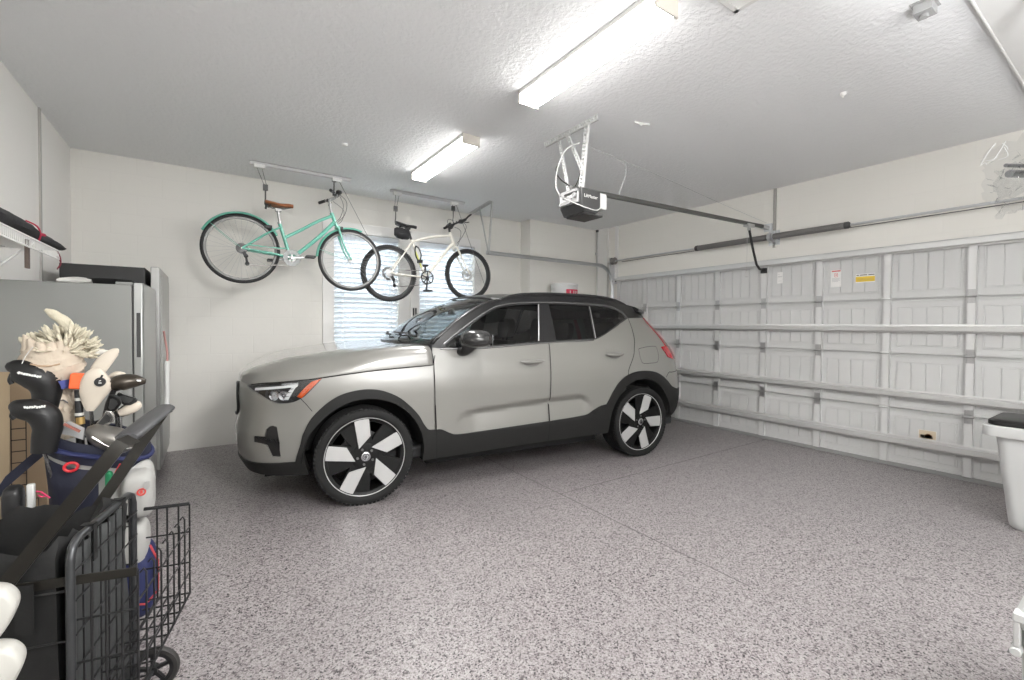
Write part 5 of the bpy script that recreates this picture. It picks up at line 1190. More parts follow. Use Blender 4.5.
for i in range(8): xx = -.98+.034*i; g.bb((xx, BYF-.0015, .375), (xx+.003, BYF, .42))
for zz in (.375, .42): g.bb((-.98, BYF-.0015, zz), (-.74, BYF, zz+.004))
g.build('printed_grid', M_BLK, bx, smooth=0)
g = MB(); g.bb((BX0+.02, BYF+.01, BZ), (BX1-.01, BYF+.16, BZ+.012)); g.bb((BX0+.02, BYF+.18, BZ), (BX1-.01, BYB-.01, BZ+.012)); g.build('flap', M_CARD, bx, bevel=.002)
c2 = thing('cardboard_sheet', 'pale tan folded cardboard panel leaning at the left in front of the tall box', 'cardboard', (-.93, 2.95, 0))
g = MB(); g.add([at(-70, 640, 2.95), at(8, 640, 2.95), at(9, 372, 3.02), at(-70, 372, 3.02)], [(0, 1, 2, 3)]); o = g.build('panel', mat('cardboard_pale', (.44, .34, .22), .8), c2); md = o.modifiers.new('thickness', 'SOLIDIFY'); md.thickness = .012
# ---- golf bag
M_GW = mat('golf_bag_white', (.37, .365, .35), .55, bump=(35, .08)); M_GN = mat('golf_bag_navy', (.008, .010, .026), .7, bump=(50, .1)); M_GB = mat('golf_bag_blue', (.014, .02, .085), .6)
GB = Vector((-.405, 2.66, 0))
gb = thing('golf_bag', 'navy and white golf bag full of clubs standing behind the black cart', 'golf bag', GB)
def gring(z, rx, ry, dx=0., tilt=0., n=28):
    c = GB+Vector((dx, 0, z)); return [c+Vector((rx*math.copysign(abs(math.cos(a))**.85, math.cos(a)), ry*math.copysign(abs(math.sin(a))**.85, math.sin(a)), -tilt*math.cos(a)-.25*tilt*math.sin(a)*-1)) for a in [2*PI*k/n for k in range(n)]]
g = MB(); g.loft([gring(0, .125, .125), gring(.03, .135, .135), gring(.3, .140, .14), gring(.6, .150, .145, -.005, .03), gring(.765, .165, .155, -.008, .065)]); body = g.build('bag_body', M_GW, gb, smooth=50)
g = MB(); o_ = [gring(.755, .172, .162, -.008, .066), gring(.79, .182, .168, -.010, .068), gring(.83, .185, .17, -.010, .070), gring(.845, .178, .165, -.010, .071)]; i_ = [gring(.842, .165, .152, -.010, .071), gring(.70, .150, .14, -.008, .06), gring(.62, .13, .12, -.006, .03)]
g.loft(o_+i_); g.build('collar', M_GN, gb, smooth=40)
g = MB(); g.tube(gring(.80, .188, .174, -.010, .069), .010, 8, closed=True); g.build('collar_piping', M_GB, gb)
g = MB(); g.add(gring(.66, .148, .14, -.006, .05), [tuple(range(28))]); g.build('club_divider', M_BLACKPL, gb, smooth=0)
# navy side panel with its red stitched mark
def gp(ang, z, r=1.0):
    f = np.interp(z, [0, .3, .6, .765], [.128, .141, .151, .166]); q = gring(z, f*r, (f-.004)*r, -.005, float(np.interp(z, [.3, .6, .765], [0, .03, .065])), 72); return q[int(round(ang/5)) % 72]
g = MB(); rr = [[gp(a, z, 1.03) for a in range(180, 276, 5)] for z in (.06, .2, .35, .5, .62, .735)]; g.loft(rr, closed=False, caps=False); o = g.build('navy_panel', M_GN, gb); md = o.modifiers.new('thickness', 'SOLIDIFY'); md.thickness = .006
def surf_stroke(mb, pts, y, r): mb.tube(catmull([at(a, b, y) for a, b in pts], 5), r, 6)
g = MB(); surf_stroke(g, [(36, 491.5), (41, 492), (44, 494), (47, 496), (50, 498)], 2.508, .0032); surf_stroke(g, [(38, 495), (42, 497), (45, 496)], 2.508, .0028); g.build('embroidered_mark', mat('mark_red', (.62, .03, .13), .6), gb)
def pouch(name, p0, p1, d, m_, y, parent=gb, r=.3):
    """soft pocket bulging towards the viewer between two pixel corners"""
    a, c = at(p0[0], p0[1], y), at(p1[0], p1[1], y); cx, cz = (a.x+c.x)/2, (a.z+c.z)/2; w_, h_ = abs(c.x-a.x)/2, abs(a.z-c.z)/2
    g = MB(); rings = []
    for t, s_ in ((0, 1.), (.35, 1.), (.7, .93), (.9, .80), (1, .60)):
        rings.append([Vector((cx+w_*s_*math.copysign(abs(math.cos(q))**.55, math.cos(q)), y-d*t, cz+h_*s_*math.copysign(abs(math.sin(q))**.55, math.sin(q)))) for q in [2*PI*k/28 for k in range(28)]])
    g.loft(rings); return g.build(name, m_, parent, smooth=60)
pouch('side_pocket', (112, 462), (156, 510), .07, M_GW, 2.60); pouch('ball_pocket', (122, 470), (156, 512), .09, M_GW, 2.54)
pouch('lower_pocket', (112, 543), (158, 606), .12, M_GB, 2.60); pouch('lower_pocket_top', (120, 520), (151, 560), .10, M_GW, 2.58)
g = MB(); g.tube([at(a, b, 2.445) for a, b in ((120, 606), (146, 604), (158, 590), (158, 560), (150, 545))], .0045, 6); g.build('pocket_piping', mat('piping_red', (.45, .05, .06), .6), gb)
g = MB(); c = at(141.5, 492, 2.445); g.lathe([(.010, 0), (.013, -.003), (.016, -.003), (.016, 0)], c, (0, 1, 0), 18); g.bb((c.x-.004, c.y-.004, c.z-.006), (c.x+.004, c.y, c.z+.008)); g.build('pocket_emblem', mat('emblem_red', (.62, .08, .07), .5), gb)
g = MB(); c = at(147, 485, 2.445); g.bb((c.x-.009, c.y-.003, c.z-.016), (c.x+.009, c.y, c.z+.016)); g.build('pocket_tag', mat('tag_grey', (.38, .38, .37), .6), gb)
g = MB(); c = at(71, 467, 2.49); g.tube([c+Vector((.020*math.cos(2*PI*k/20), 0, .017*math.sin(2*PI*k/20))) for k in range(20)], .0055, 8, closed=True); g.build('red_clip', mat('clip_red', (.60, .02, .03), .4), gb)
g = MB(); c = at(109, 481, 2.47); g.tube([c+Vector((0, 0, -.032)), c+Vector((0, 0, .030))], [.013, .013], 12); g.sphere(c+Vector((0, 0, .03)), .013, 10, 6); g.build('green_tube', mat('tube_green', (.01, .20, .08), .4), gb)
g = MB(); g.tube([at(a, b, 2.46) for a, b in ((116, 473), (121, 464))], .006, 8); g.build('red_tag', mat('clip_red', (0, 0, 0)), gb)
rr = []
for (a, b_) in ((46, 448), (34, 458), (20, 470), (6, 482), (-6, 500), (-2, 530), (20, 545)): c = at(a, b_, 2.60); rr.append([c+Vector((0, -.006, -.024)), c+Vector((0, .006, -.024)), c+Vector((0, .006, .024)), c+Vector((0, -.006, .024))])
g = MB(); g.loft(rr); g.build('shoulder_strap', M_GN, gb, smooth=40)
pouch('accessory_pouch', (3, 486), (26, 520), .05, M_BLACKPL, 2.58)
g = MB(); c = at(31, 496, 2.6); g.bb((c.x-.012, c.y-.012, c.z-.05), (c.x+.012, c.y+.012, c.z+.05)); g.build('towel_end', M_WHITE, gb, bevel=.005)
# ---- what sticks out of the bag: every club and cover is its own thing
M_HCB = mat('headcover_black', (.006, .006, .0065), .5, bump=(60, .1)); M_HCW = mat('headcover_cream', (.56, .50, .42), .6, bump=(40, .06)); M_SHAFT = mat('club_shaft', (.35, .35, .35), .25, .9)
def path_loft(mb, pts, y, seg=16, flat=1.0):
    """rounded body along a pixel path; pts = (px, py, half-width m)"""
    P_ = catmull([(a, b, r*1000) for a, b, r in pts], 4); rings = []; W_ = [at(p.x, p.y, y) for p in P_]
    for i, p in enumerate(W_):
        t = (W_[min(i+1, len(W_)-1)]-W_[max(i-1, 0)]).normalized(); n = Vector((-t.z, 0, t.x)); r = P_[i].z/1000
        rings.append([p+n*r*math.cos(2*PI*k/seg)+Vector((0, r*flat*math.sin(2*PI*k/seg), 0)) for k in range(seg)])
    return mb.loft(rings)
def shaft_to_bag(parent, p, y):
    g = MB(); q = GB+Vector((max(-.12, min(.12, p.x-GB.x)), .0, .52)); g.tube([p, q], .0065, 8); return g.build('shaft', M_SHAFT, parent)
def headcover(label, pts, text, hook, y):
    p0 = at(pts[-1][0], pts[-1][1], y); root = thing('driver_headcover', label, 'golf club cover', p0, group='black covers on the golf clubs')
    g = MB(); path_loft(g, pts, y, 18, .95); b = g.build('cover', M_HCB, root, smooth=60)
    g = MB()
    # pale script along the side of the cover, as short strokes
    x0, x1, y0, y1 = text; n = 9; rnd = random.Random(int(y0))
    for k in range(n):
        a = at(x0+(x1-x0)*k/n, y0+(y1-y0)*k/n+rnd.uniform(-.7, .7), y-.058); b_ = at(x0+(x1-x0)*(k+.75)/n, y0+(y1-y0)*(k+.75)/n+rnd.uniform(-.7, .7), y-.058); g.bar(a, b_, .004, .0085)
    g.build('script', M_PAPER, b, smooth=0)
    g = MB(); g.tube(catmull([at(a, b_, y) for a, b_ in hook], 5), .008, 8); g.build('pull_loop', M_HCB, root)
    shaft_to_bag(root, p0, y); return root
headcover('black driver cover with pale script, upper of two at the left of the golf bag', [(9, 371, .012), (13, 369, .035), (22, 371, .048), (34, 375, .055), (43, 381, .055), (47, 390, .048), (46, 402, .042), (44, 412, .038)], (18, 42, 372.5, 377.5), [(12, 374), (10, 380), (12, 384)], 2.60)
headcover('black driver cover with pale script, lower of two at the left of the golf bag', [(9, 407, .010), (14, 407, .028), (24, 409, .040), (36, 411, .046), (45, 417, .048), (48, 427, .045), (46, 437, .042), (44, 452, .038)], (24, 46, 407.5, 406.5), [(14, 411), (12, 416), (15, 419)], 2.49)
cp = thing('canvas_pouch', 'cream canvas pouch with a blue stripe open at the top among the clubs', 'pouch', at(62, 432, 2.62))
g = MB(); path_loft(g, [(64, 438, .045), (63, 418, .050), (62, 400, .050), (60, 388, .055), (56, 379, .085), (53, 368, .100), (52, 357, .094), (51, 347, .080), (50, 342, .066)], 2.64, 30, .75)
for q_ in range(len(g.v)): g.v[q_] = g.v[q_]+Vector((.006*math.sin(q_*1.7+g.v[q_].z*60), .008*math.sin(q_*2.9), .007*math.sin(q_*1.1)*(1 if g.v[q_].z > 1.12 else .2)))
rnd = random.Random(11)
for k in range(14):
    aa = 2*PI*k/14; c0_ = at(50, 343, 2.64)+Vector((.064*math.cos(aa), .05*math.sin(aa), -.01)); c1_ = c0_+Vector((.020*math.cos(aa)+rnd.uniform(-.01, .01), .02*math.sin(aa), rnd.uniform(.012, .045))); g.tube([c0_-Vector((0, 0, .02)), c0_, c1_], [.024, .020, .006], 7)
g.build('pouch_body', mat('canvas_cream', (.54, .46, .37), .8, bump=(28, .35)), cp, smooth=70)
g = MB(); path_loft(g, [(63, 388, .066), (62, 384, .072), (61, 380, .080)], 2.64, 22, .82); g.build('blue_stripe', mat('stripe_blue', (.10, .12, .38), .7), cp)
g = MB(); surf_stroke(g, [(52, 398), (58, 401), (63, 400), (68, 403)], 2.592, .0022); g.build('script', M_INK, cp)
g = MB(); path_loft(g, [(30, 364, .003), (40, 366, .004), (50, 366, .004), (60, 364, .003)], 2.565, 8); g.build('tan_fold', mat('fold_tan', (.42, .30, .20), .7), cp)
g = MB(); g.tube(catmull([at(a, b_, 2.57) for a, b_ in ((33, 347), (25, 357), (21, 368), (23, 378))], 5), .0016, 6); g.build('drawstring', cw, cp)
fl = thing('dried_flower_spray', 'cream feathery dried flower spray rising out of the canvas pouch', 'dried flowers', at(66, 350, 2.68))
M_PLM = mat('plume_cream', (.60, .55, .43), .85, bump=(90, .5)); rnd = random.Random(3)
g = MB(); ctr = (66, 348)
def plume(mb, p, q, r): 
    d = (q-p); n = 5; rings = []
    t = d.normalized(); x = t.orthogonal().normalized(); y_ = t.cross(x)
    for i in range(n+1):
        s_ = [.35, .8, 1, .95, .7, .15][i]; rings.append([p+d*i/n+(x*math.cos(2*PI*k/7)+y_*math.sin(2*PI*k/7))*r*s_*rnd.uniform(.8, 1.2) for k in range(7)])
    mb.loft(rings)
for k in range(300):
    a = rnd.uniform(-.35, PI*1.02); rr_ = rnd.uniform(3, 24); px_, py_ = ctr[0]+rr_*math.cos(a)*1.05, ctr[1]+4-rr_*math.sin(a)*.92
    y = 2.68+rnd.uniform(-.10, .10); p = at(px_, py_, y); q = at(px_+11*math.cos(a)+rnd.uniform(-3, 3), py_-7*math.sin(a)-rnd.uniform(-1, 5), y+rnd.uniform(-.02, .02)); plume(g, p, q, rnd.uniform(.004, .0085))
for k in range(16): px_ = 26+4.0*k*.8; p = at(px_, 345-5*math.sin(k*.5), 2.70+rnd.uniform(-.04, .04)); plume(g, p, p+Vector((-.02+.002*k, 0, .035)), .011)
tag(g.build('feathery_heads', M_PLM, fl, smooth=60), kind='stuff')
g = MB(); path_loft(g, [(45, 309.5, .006), (52, 313, .017), (58, 317, .019), (64, 321, .022), (68, 327, .022), (70, 334, .018), (71, 342, .010)], 2.68, 10, .8); g.build('long_plume', M_PLM, fl, smooth=60)
g = MB(); path_loft(g, [(86, 358, .006), (92, 354, .012), (100, 352, .013), (109, 351.5, .005)], 2.66, 8, .5); g.build('pale_leaf', mat('leaf_pale', (.62, .60, .55), .6), fl, smooth=60)
g = MB()
for k in range(9): g.tube([at(58+2*k, 352-2*(k % 3), 2.68), at(63, 400, 2.66)], .003, 5)
g.build('stems', mat('stem_tan', (.42, .36, .22), .8), fl)
st = thing('alignment_stick', 'black stick with a bright orange cap standing in the golf bag', 'golf stick', at(79, 440, 2.56))
g = MB(); a, b_ = at(78.5, 390, 2.56), at(80.5, 446, 2.56); g.cyl(a, b_, .013, .014, seg=14); g.build('grip', M_BLACKPL, st)
g = MB(); c = at(78.5, 381, 2.56); g.box(c, (.050, .048, .064), Matrix.Rotation(math.radians(6), 3, 'Y')); g.build('cap', mat('cap_orange', (.86, .13, .035), .5), st, bevel=.006)
g = MB()
for py_ in (399, 414): c = at(79.2, py_, 2.56); g.cyl(c-Vector((0, 0, .006)), c+Vector((0, 0, .006)), .0148, seg=14)
g.build('band', mat('band_grey', (.55, .54, .50), .5), st)
g = MB(); a, b_ = at(80, 417, 2.56), at(80.4, 424, 2.56); g.cyl(b_, a, .0150, seg=14); g.build('gold_band', mat('band_gold', (.50, .33, .12), .4, .5), st)
wl = thing('blade_headcover', 'cream leather putter cover with round black logo, flap pointing up to the right', 'golf club cover', at(92, 408, 2.54))
g = MB(); path_loft(g, [(90, 411, .012), (91, 404, .028), (93, 394, .044), (97, 384, .054), (101, 377, .050), (106, 374, .030)], 2.54, 20, .45); g.build('cover', M_HCW, wl, smooth=70)
g = MB(); path_loft(g, [(93, 376, .018), (98, 370, .026), (104, 362, .027), (111, 355, .022), (116, 351.5, .016), (119, 351, .008)], 2.56, 16, .35); g.build('flap', M_HCW, wl, smooth=70)
g = MB(); c = at(100, 382, 2.5135); g.lathe([(0, -.004), (.018, -.004), (.019, 0), (.019, .004)], c, (0, 1, 0), 24); g.tube([at(100.5, 379, 2.512), at(102.5, 375, 2.512)], .004, 6); lg = g.build('logo', M_BLACKPL, wl)
g = MB(); g.tube([at(98.5, 383, 2.506), at(101.5, 383, 2.506)], .0016, 5); g.tube([at(98.8, 381, 2.506), at(101, 380.6, 2.506)], .0014, 5); g.build('logo_lines', M_PAPER, lg)
shaft_to_bag(wl, at(91, 408, 2.54), 2.54)
dw = thing('driver_club', 'dark bronze driver head with pale rim at the right of the golf bag', 'golf club', at(118, 408, 2.56))
g = MB(); path_loft(g, [(113, 389, .018), (118, 384, .034), (127, 381.5, .034), (137, 381, .026), (146, 381.5, .010)], 2.56, 18, 1.4); g.build('head', mat('driver_bronze', (.055, .045, .035), .3, .5), dw, smooth=70)
g = MB(); g.tube(catmull([at(a, b_, 2.53) for a, b_ in ((117, 384), (124, 381.5), (132, 380.5), (141, 380.8))], 5), .0045, 6); g.build('pale_rim', M_PAPER, dw)
g = MB(); path_loft(g, [(109, 377, .006), (116, 374.5, .014), (123, 375, .012), (127, 377, .006)], 2.60, 12, .8); g.build('sole', M_HCW, dw, smooth=60)
g = MB(); a = at(114, 390, 2.56); g.tube([a, at(108, 404, 2.57), at(103, 425, 2.6)], .010, 10); g.build('hosel', M_BLACKPL, dw); shaft_to_bag(dw, at(103, 425, 2.6), 2.6)
def iron(label, px_, py_, y, ang, s_, m_, nm='iron_club'):
    c = at(px_, py_, y); root = thing(nm, label, 'golf club', c, group='bare golf club heads in the bag'); ca, sa = math.cos(ang), math.sin(ang)
    prof = [(-.040, -.014), (-.018, -.026), (.020, -.022), (.036, -.004), (.038, .022), (.026, .034), (.0, .018), (-.030, .004)]
    X_ = Vector((ca, -.25, sa)).normalized(); Z_ = Vector((-sa, -.1, ca)).normalized(); Y_ = X_.cross(Z_).normalized()
    g = MB(); g.prism([(a*s_, b_*s_) for a, b_ in prof], -.007, .007, (c, X_, Z_, Y_)); h_ = g.build('head', m_, root, bevel=.003)
    g = MB(); g.prism([(a*s_*.62, b_*s_*.62+.001) for a, b_ in prof], .0065, .0085, (c, X_, Z_, Y_)); g.prism([(a*s_*.62, b_*s_*.62+.001) for a, b_ in prof], -.0085, -.0065, (c, X_, Z_, Y_)); g.build('badge', M_DARKSTEEL, h_)
    g = MB(); g.tube([c+X_*(-.036*s_), c+X_*(-.055*s_)+Vector((0, .0, -.03)), c+X_*(-.06*s_)+Vector((0, .01, -.07))], .0075, 8); g.build('hosel', m_, root); shaft_to_bag(root, c+X_*(-.06*s_)+Vector((0, .01, -.07)), y)
M_IRON = mat('iron_steel', (.55, .54, .52), .22, .95); M_IRONB = mat('iron_black', (.03, .03, .03), .3, .6)
iron('black iron head hanging under the bronze driver head', 126, 399, 2.60, -.9, .95, M_IRONB); iron('polished steel iron head low in front of the black irons', 105, 420, 2.50, .5, 1.0, M_IRON)
iron('black iron head beside the cream putter cover', 113, 404, 2.56, .9, 1.0, M_IRONB); iron('steel iron head behind the cream tongue cover', 122, 411, 2.63, .2, 1.1, M_IRON)
iron('small black iron head lowest beside the stick', 98, 428, 2.54, .9, .8, M_IRONB)
tc_ = thing('tongue_headcover', 'small cream rounded cover beside the cart handle grip', 'golf club cover', at(126, 412, 2.60))
g = MB(); path_loft(g, [(119, 413.5, .014), (126, 411, .021), (134, 407, .022), (139, 404, .017), (141, 403, .008)], 2.60, 14, .8); g.build('cover', M_HCW, tc_, smooth=70); shaft_to_bag(tc_, at(120, 413, 2.60), 2.6)
fw = thing('fairway_wood', 'large satin grey wood head low behind the cart handle', 'golf club', at(110, 440, 2.46))
g = MB(); path_loft(g, [(86, 430, .014), (94, 432, .036), (106, 437, .048), (120, 441, .050), (130, 443, .040), (135, 444, .016)], 2.50, 20, 1.1); g.build('head', mat('wood_satin_grey', (.20, .19, .175), .35, .75), fw, smooth=70)
g = MB(); g.tube(catmull([at(a, b_, 2.452) for a, b_ in ((92, 437), (104, 444), (118, 449), (132, 448))], 5), .004, 6); g.build('sole_line', M_IRON, fw); shaft_to_bag(fw, at(88, 431, 2.50), 2.5)
wr = thing('tee_packet', 'clear plastic packet with red corner tucked in the bag rim', 'packet', at(72, 432, 2.50))
g = MB(); cs = [at(a, b_, 2.50+dy) for a, b_, dy in ((60, 424, 0), (70, 421, -.03), (84, 428, -.04), (83, 440, -.02), (72, 436, .0), (62, 434, .01))]; g.add(cs+[p+Vector((0, .02, -.004)) for p in cs], [(0, 1, 2, 3, 4, 5), (11, 10, 9, 8, 7, 6)]+[(k, (k+1) % 6, 6+(k+1) % 6, 6+k) for k in range(6)]); g.build('film', mat('packet_film', (.60, .61, .62), .12, coat=.5), wr, smooth=20)
g = MB(); g.bar(at(64, 424, 2.472), at(80, 431.5, 2.455), .004, .010); g.build('red_edge', mat('packet_red', (.35, .13, .10), .5), wr)
# ---- folding wire cart
AN = Vector((-.302, 1.585, 0)); AX = Vector((.204, .979, 0)).normalized(); BX_ = Vector((.979, -.204, 0)).normalized()
def cp_(a, b, z): return AN+AX*a+BX_*b+Vector((0, 0, z))
M_CART = mat('cart_black_wire', (.02, .02, .021), .38, .3); M_CTUBE = mat('cart_grey_tube', (.06, .062, .065), .3, .6); M_CFLAT = mat('cart_flat_bar', (.020, .018, .015), .38, .4); M_LINB = mat('liner_black', (.005, .005, .005), .75, bump=(25, .3)); M_LING = mat('liner_grey', (.06, .063, .063), .7, bump=(18, .3))
ct = thing('shopping_cart', 'black folding wire cart with fabric liner and long flat handle in the foreground', 'shopping cart', cp_(.2, -.2, 0))
RZ = .76; W_ = .40; BD = -.42
g = MB()
g.tube([cp_(0, 0, .10), cp_(0, 0, RZ-.04), cp_(.012, 0, RZ-.012), cp_(.04, 0, RZ), cp_(W_-.04, 0, RZ), cp_(W_-.012, 0, RZ-.012), cp_(W_, 0, RZ-.04), cp_(W_, 0, .10)], .0105, 12)
g.tube([cp_(0, 0, .10), cp_(W_, 0, .10)], .0105, 10); g.build('panel_frame', M_CTUBE, ct)
g = MB()
for i in range(1, 8): g.tube([cp_(W_*i/8, .006, .10), cp_(W_*i/8, .006, RZ-.004)], .0026, 6)
for z in (.16, .25, .34, .43, .52, .61, .69): g.tube([cp_(0, .010, z), cp_(W_, .010, z)], .0026, 6)
g.build('wire_panel', M_CART, ct)
g = MB()
for a in (0, W_):
    for z in (.12, .25, .38, .51, .64): g.tube([cp_(a, 0, z), cp_(a, BD, z)], .0026, 6)
    for i in range(1, 7): g.tube([cp_(a, BD*i/7, .10), cp_(a, BD*i/7, .66)], .0026, 6) if a else None
    g.tube([cp_(a, BD, .08), cp_(a, BD, .68)], .008, 8); g.tube([cp_(a, 0, .10), cp_(a, BD, .10)], .006, 8)
for z in (.1, .3, .5, .68): g.tube([cp_(0, BD, z), cp_(W_, BD, z)], .004, 6)
for i in range(9): g.tube([cp_(W_*i/8, 0, .10), cp_(W_*i/8, BD, .10)], .0026, 6)
g.build('basket_wires', M_CART, ct)
# fabric liner: grey against the panel, black towards the inside, crumpled rim
g = MB(); n = 22; rows = []
for j in range(9):
    z = .12+(RZ-.155)*j/8; rows.append([cp_(.012+(W_-.024)*i/n, -.012-.007*math.sin(i*1.9+j*.6)-.005*math.sin(i*.7+j), z) for i in range(n+1)])
g.loft(rows, closed=False, caps=False); o = g.build('liner_front', M_LING, ct, smooth=70); md = o.modifiers.new('thickness', 'SOLIDIFY'); md.thickness = .003
def lring(k, z, ins, j):
    u = k/40*4; e = int(u) % 4; t = u-int(u); x0, x1, y0, y1 = ins+.006, W_-ins-.006, -.03-ins, BD+.02+ins
    q = [(x0+(x1-x0)*t, y0), (x1, y0+(y1-y0)*t), (x1-(x1-x0)*t, y1), (x0, y1-(y1-y0)*t)][e]
    wob = .010*math.sin(k*1.3+j)+.007*math.sin(k*2.9+2*j)
    return cp_(q[0]+(wob if e in (1, 3) else 0)*.4, q[1]+(wob if e in (0, 2) else 0)*.6, z+(.018*math.sin(k*.9)+.012*math.sin(k*2.3) if z > .6 else 0))
rings = [[lring(k, z, ins, j) for k in range(40)] for j, (z, ins) in enumerate(((.115, .01), (.3, .006), (.5, .004), (.66, .002), (.725, .004), (.74, .02), (.70, .04), (.50, .05), (.30, .06)))]
g = MB(); g.loft(rings, caps=False); g.add(rings[-1], [tuple(range(40))]); g.add(rings[0], [tuple(range(40))]); g.build('liner_bag', M_LINB, ct, smooth=70)
g = MB()
for a in (.10, .29): g = MB(); g.bar(cp_(a, .013, RZ+.013), cp_(a, .013, RZ-.09), .002, .022, up=AX); g.bar(cp_(a, -.016, RZ+.012), cp_(a, .014, RZ+.012), .022, .002); g.build('liner_loop', M_LINB, ct)
g = MB(); g.bar(cp_(-.008, -.085, .675), cp_(-.008, -.085, .55), .003, .034, up=BX_); g.build('liner_strap', M_LINB, ct)
# small front basket
FB0, FB1, FD, FT, FBZ = .01, .497, .137, .66, .325
g = MB()
for a in (FB0, FB1): g.tube([cp_(a, 0, FT), cp_(a, FD, FT)], .0062, 8)
g.tube([cp_(FB0, FD, FBZ), cp_(FB1, FD, FBZ)], .004, 6)
for i in range(4):
    b_ = FD*(i+1)/4 if i else FD*.06+.03
    for a in (FB1,): g.tube([cp_(a, b_, FT), cp_(a, b_, FBZ)], .0032, 6)
    g.tube([cp_(FB0, b_, FT), cp_(FB0, b_, FBZ)], .0032, 6); g.tube([cp_(FB0, b_, FBZ), cp_(FB1, b_, FBZ)], .003, 6)
for i in range(1, 8):
    a = FB0+(FB1-FB0)*i/8; g.tube([cp_(a, .012, FBZ), cp_(a, FD-.004, FBZ), cp_(a, FD, FBZ+.006), cp_(a, FD, FT-.035), cp_(a, FD-.006, FT-.024), cp_(a, FD-.014, FT-.035)], .0028, 6)
for z in (FBZ+.08, FBZ+.165, FBZ+.25): g.tube([cp_(FB0, FD, z), cp_(FB1, FD, z)], .0028, 6)
for a in (FB0, FB1):
    for z in (FBZ, FBZ+.115, FBZ+.23): g.tube([cp_(a, .005, z), cp_(a, FD, z)], .0028, 6)
g.build('front_basket', M_CART, ct)
g = MB(); g.bar(cp_(FB0-.005, FD, FT), cp_(FB0-.005, -.50, .672), .005, .024, up=(0, 0, 1)); g.bar(cp_(FB1-.08, .0, FT), cp_(FB1-.08, BD, .672), .005, .024); g.build('side_rail', M_CFLAT, ct, bevel=.001)
# handle: two flat bars and the grip
for nm, p0, p1, aa in (('handle_bar', cp_(-.012, -.135, .662), Vector((-.196, 1.567, 1.015)), 0), ('handle_bar', cp_(.44, -.135, .662), Vector((-.137, 2.090, 1.015)), 1)):
    d = (p1-p0); n = 12; rings = []
    side = AX.copy(); 
    ptsb = [p0-d*.10]+[p0+d*(k/8) for k in range(8)]+[p1-d*.06+Vector((0, 0, -.0)), p1-d*.015+AX*(.010 if not aa else -.010), p1+AX*(.035 if not aa else -.035)+BX_*.012]
    for i, p in enumerate(ptsb):
        t = (ptsb[min(i+1, len(ptsb)-1)]-ptsb[max(i-1, 0)]).normalized(); s_ = AX if i < 9 else (AX-t*AX.dot(t)).normalized(); wdir = t.cross(AX).normalized() if i < 9 else wdir
        th = s_*.004
        rings.append([p-wdir*.017-th, p+wdir*.017-th, p+wdir*.017+th, p-wdir*.017+th])
    g = MB(); g.loft(rings); hbar = g.build(nm, M_CFLAT, ct, smooth=30)
    g = MB(); g.lathe([(0, -.012), (.006, -.012), (.009, -.008), (.009, .008)], p0, AX, 14); g.build('rivet', mat('rivet_copper', (.55, .36, .24), .3, .8), hbar)
ga, gb_ = Vector((-.190, 1.600, 1.018)), Vector((-.137, 2.085, 1.020)); rings = []; gt = (gb_-ga).normalized(); gx = gt.cross(Vector((0, 0, 1))).normalized()
for t, s_ in ((0, .75), (.03, 1), (.5, 1.06), (.97, 1), (1, .75)): rings.append([ga.lerp(gb_, t)+gx*.030*s_*math.cos(2*PI*k/18)+Vector((0, 0, 1))*.015*s_*math.sin(2*PI*k/18) for k in range(18)])
g = MB(); g.loft(rings); g.build('handle_grip', mat('grip_grey', (.055, .055, .058), .45), ct, smooth=60)
def cart_wheel(c, r):
    g = MB(); g.lathe([(r-.016, -.011), (r-.004, -.012), (r, -.006), (r, .006), (r-.004, .012), (r-.016, .011), (r-.016, -.011)], c, AX, 36); w_ = g.build('wheel', mat('cart_wheel_grey', (.03, .028, .027), .6), ct)
    g = MB(); g.lathe([(r-.030, -.007), (r-.016, -.007), (r-.016, .007), (r-.030, .007), (r-.030, -.007)], c, AX, 36); g.lathe([(.0, -.014), (.016, -.014), (.016, .014), (0, .014)], c, AX, 18)
    for k in range(5): a = 2*PI*k/5+.35; d = BX_*math.cos(a)+Vector((0, 0, math.sin(a))); g.bar(c+d*.012, c+d*(r-.02), .010, .014, up=AX)
    g.build('wheel_spokes', M_CART, w_); return w_
cart_wheel(cp_(.475, .03, .080), .080); cart_wheel(cp_(-.045, .03, .080), .080); cart_wheel(cp_(.475, BD+.02, .080), .080); cart_wheel(cp_(-.045, BD+.02, .080), .080)
g = MB()
for b_ in (.03, BD+.02): g.tube([cp_(-.065, b_, .08), cp_(.50, b_, .08)], .007, 8)
g.tube([cp_(.2, .03, .08), cp_(.2, BD+.02, .08)], .006, 8)
for a in (0, W_): g.tube([cp_(a, .0, .10), cp_(a, .03, .08)], .007, 8); g.tube([cp_(a, BD, .10), cp_(a, BD+.02, .08)], .007, 8)
g.build('axle', M_CTUBE, ct)
# ---- white plastic chair at the frame edge
M_CHW = mat('chair_white_plastic', (.48, .47, .435), .35)
ch = thing('plastic_chair', 'white moulded plastic chair with rounded back slats at the very left edge', 'chair', (-.62, 1.30, 0))
def slat(x1, zt):
    q = [(-.40, 0), (-.20, .001), (-.06, .0), (-.022, -.006), (-.005, -.022), (0, -.042), (-.006, -.066), (-.020, -.094), (-.046, -.124), (-.095, -.150), (-.20, -.168), (-.40, -.172)]
    prof = [(v.x, v.y) for v in catmull([(a, b_, 0) for a, b_ in q], 5)]; rings = []
    for y, ins in ((1.226, .006), (1.222, .0015), (1.212, 0), (1.196, 0), (1.186, .0015), (1.182, .006)): rings.append([Vector((x1+a-ins*(1 if a > -.2 else -1), y, zt+b_-ins*(1 if b_ > -.06 else -1))) for a, b_ in prof])
    g = MB(); g.loft(rings); return g.build('back_slat', M_CHW, ch, smooth=50)
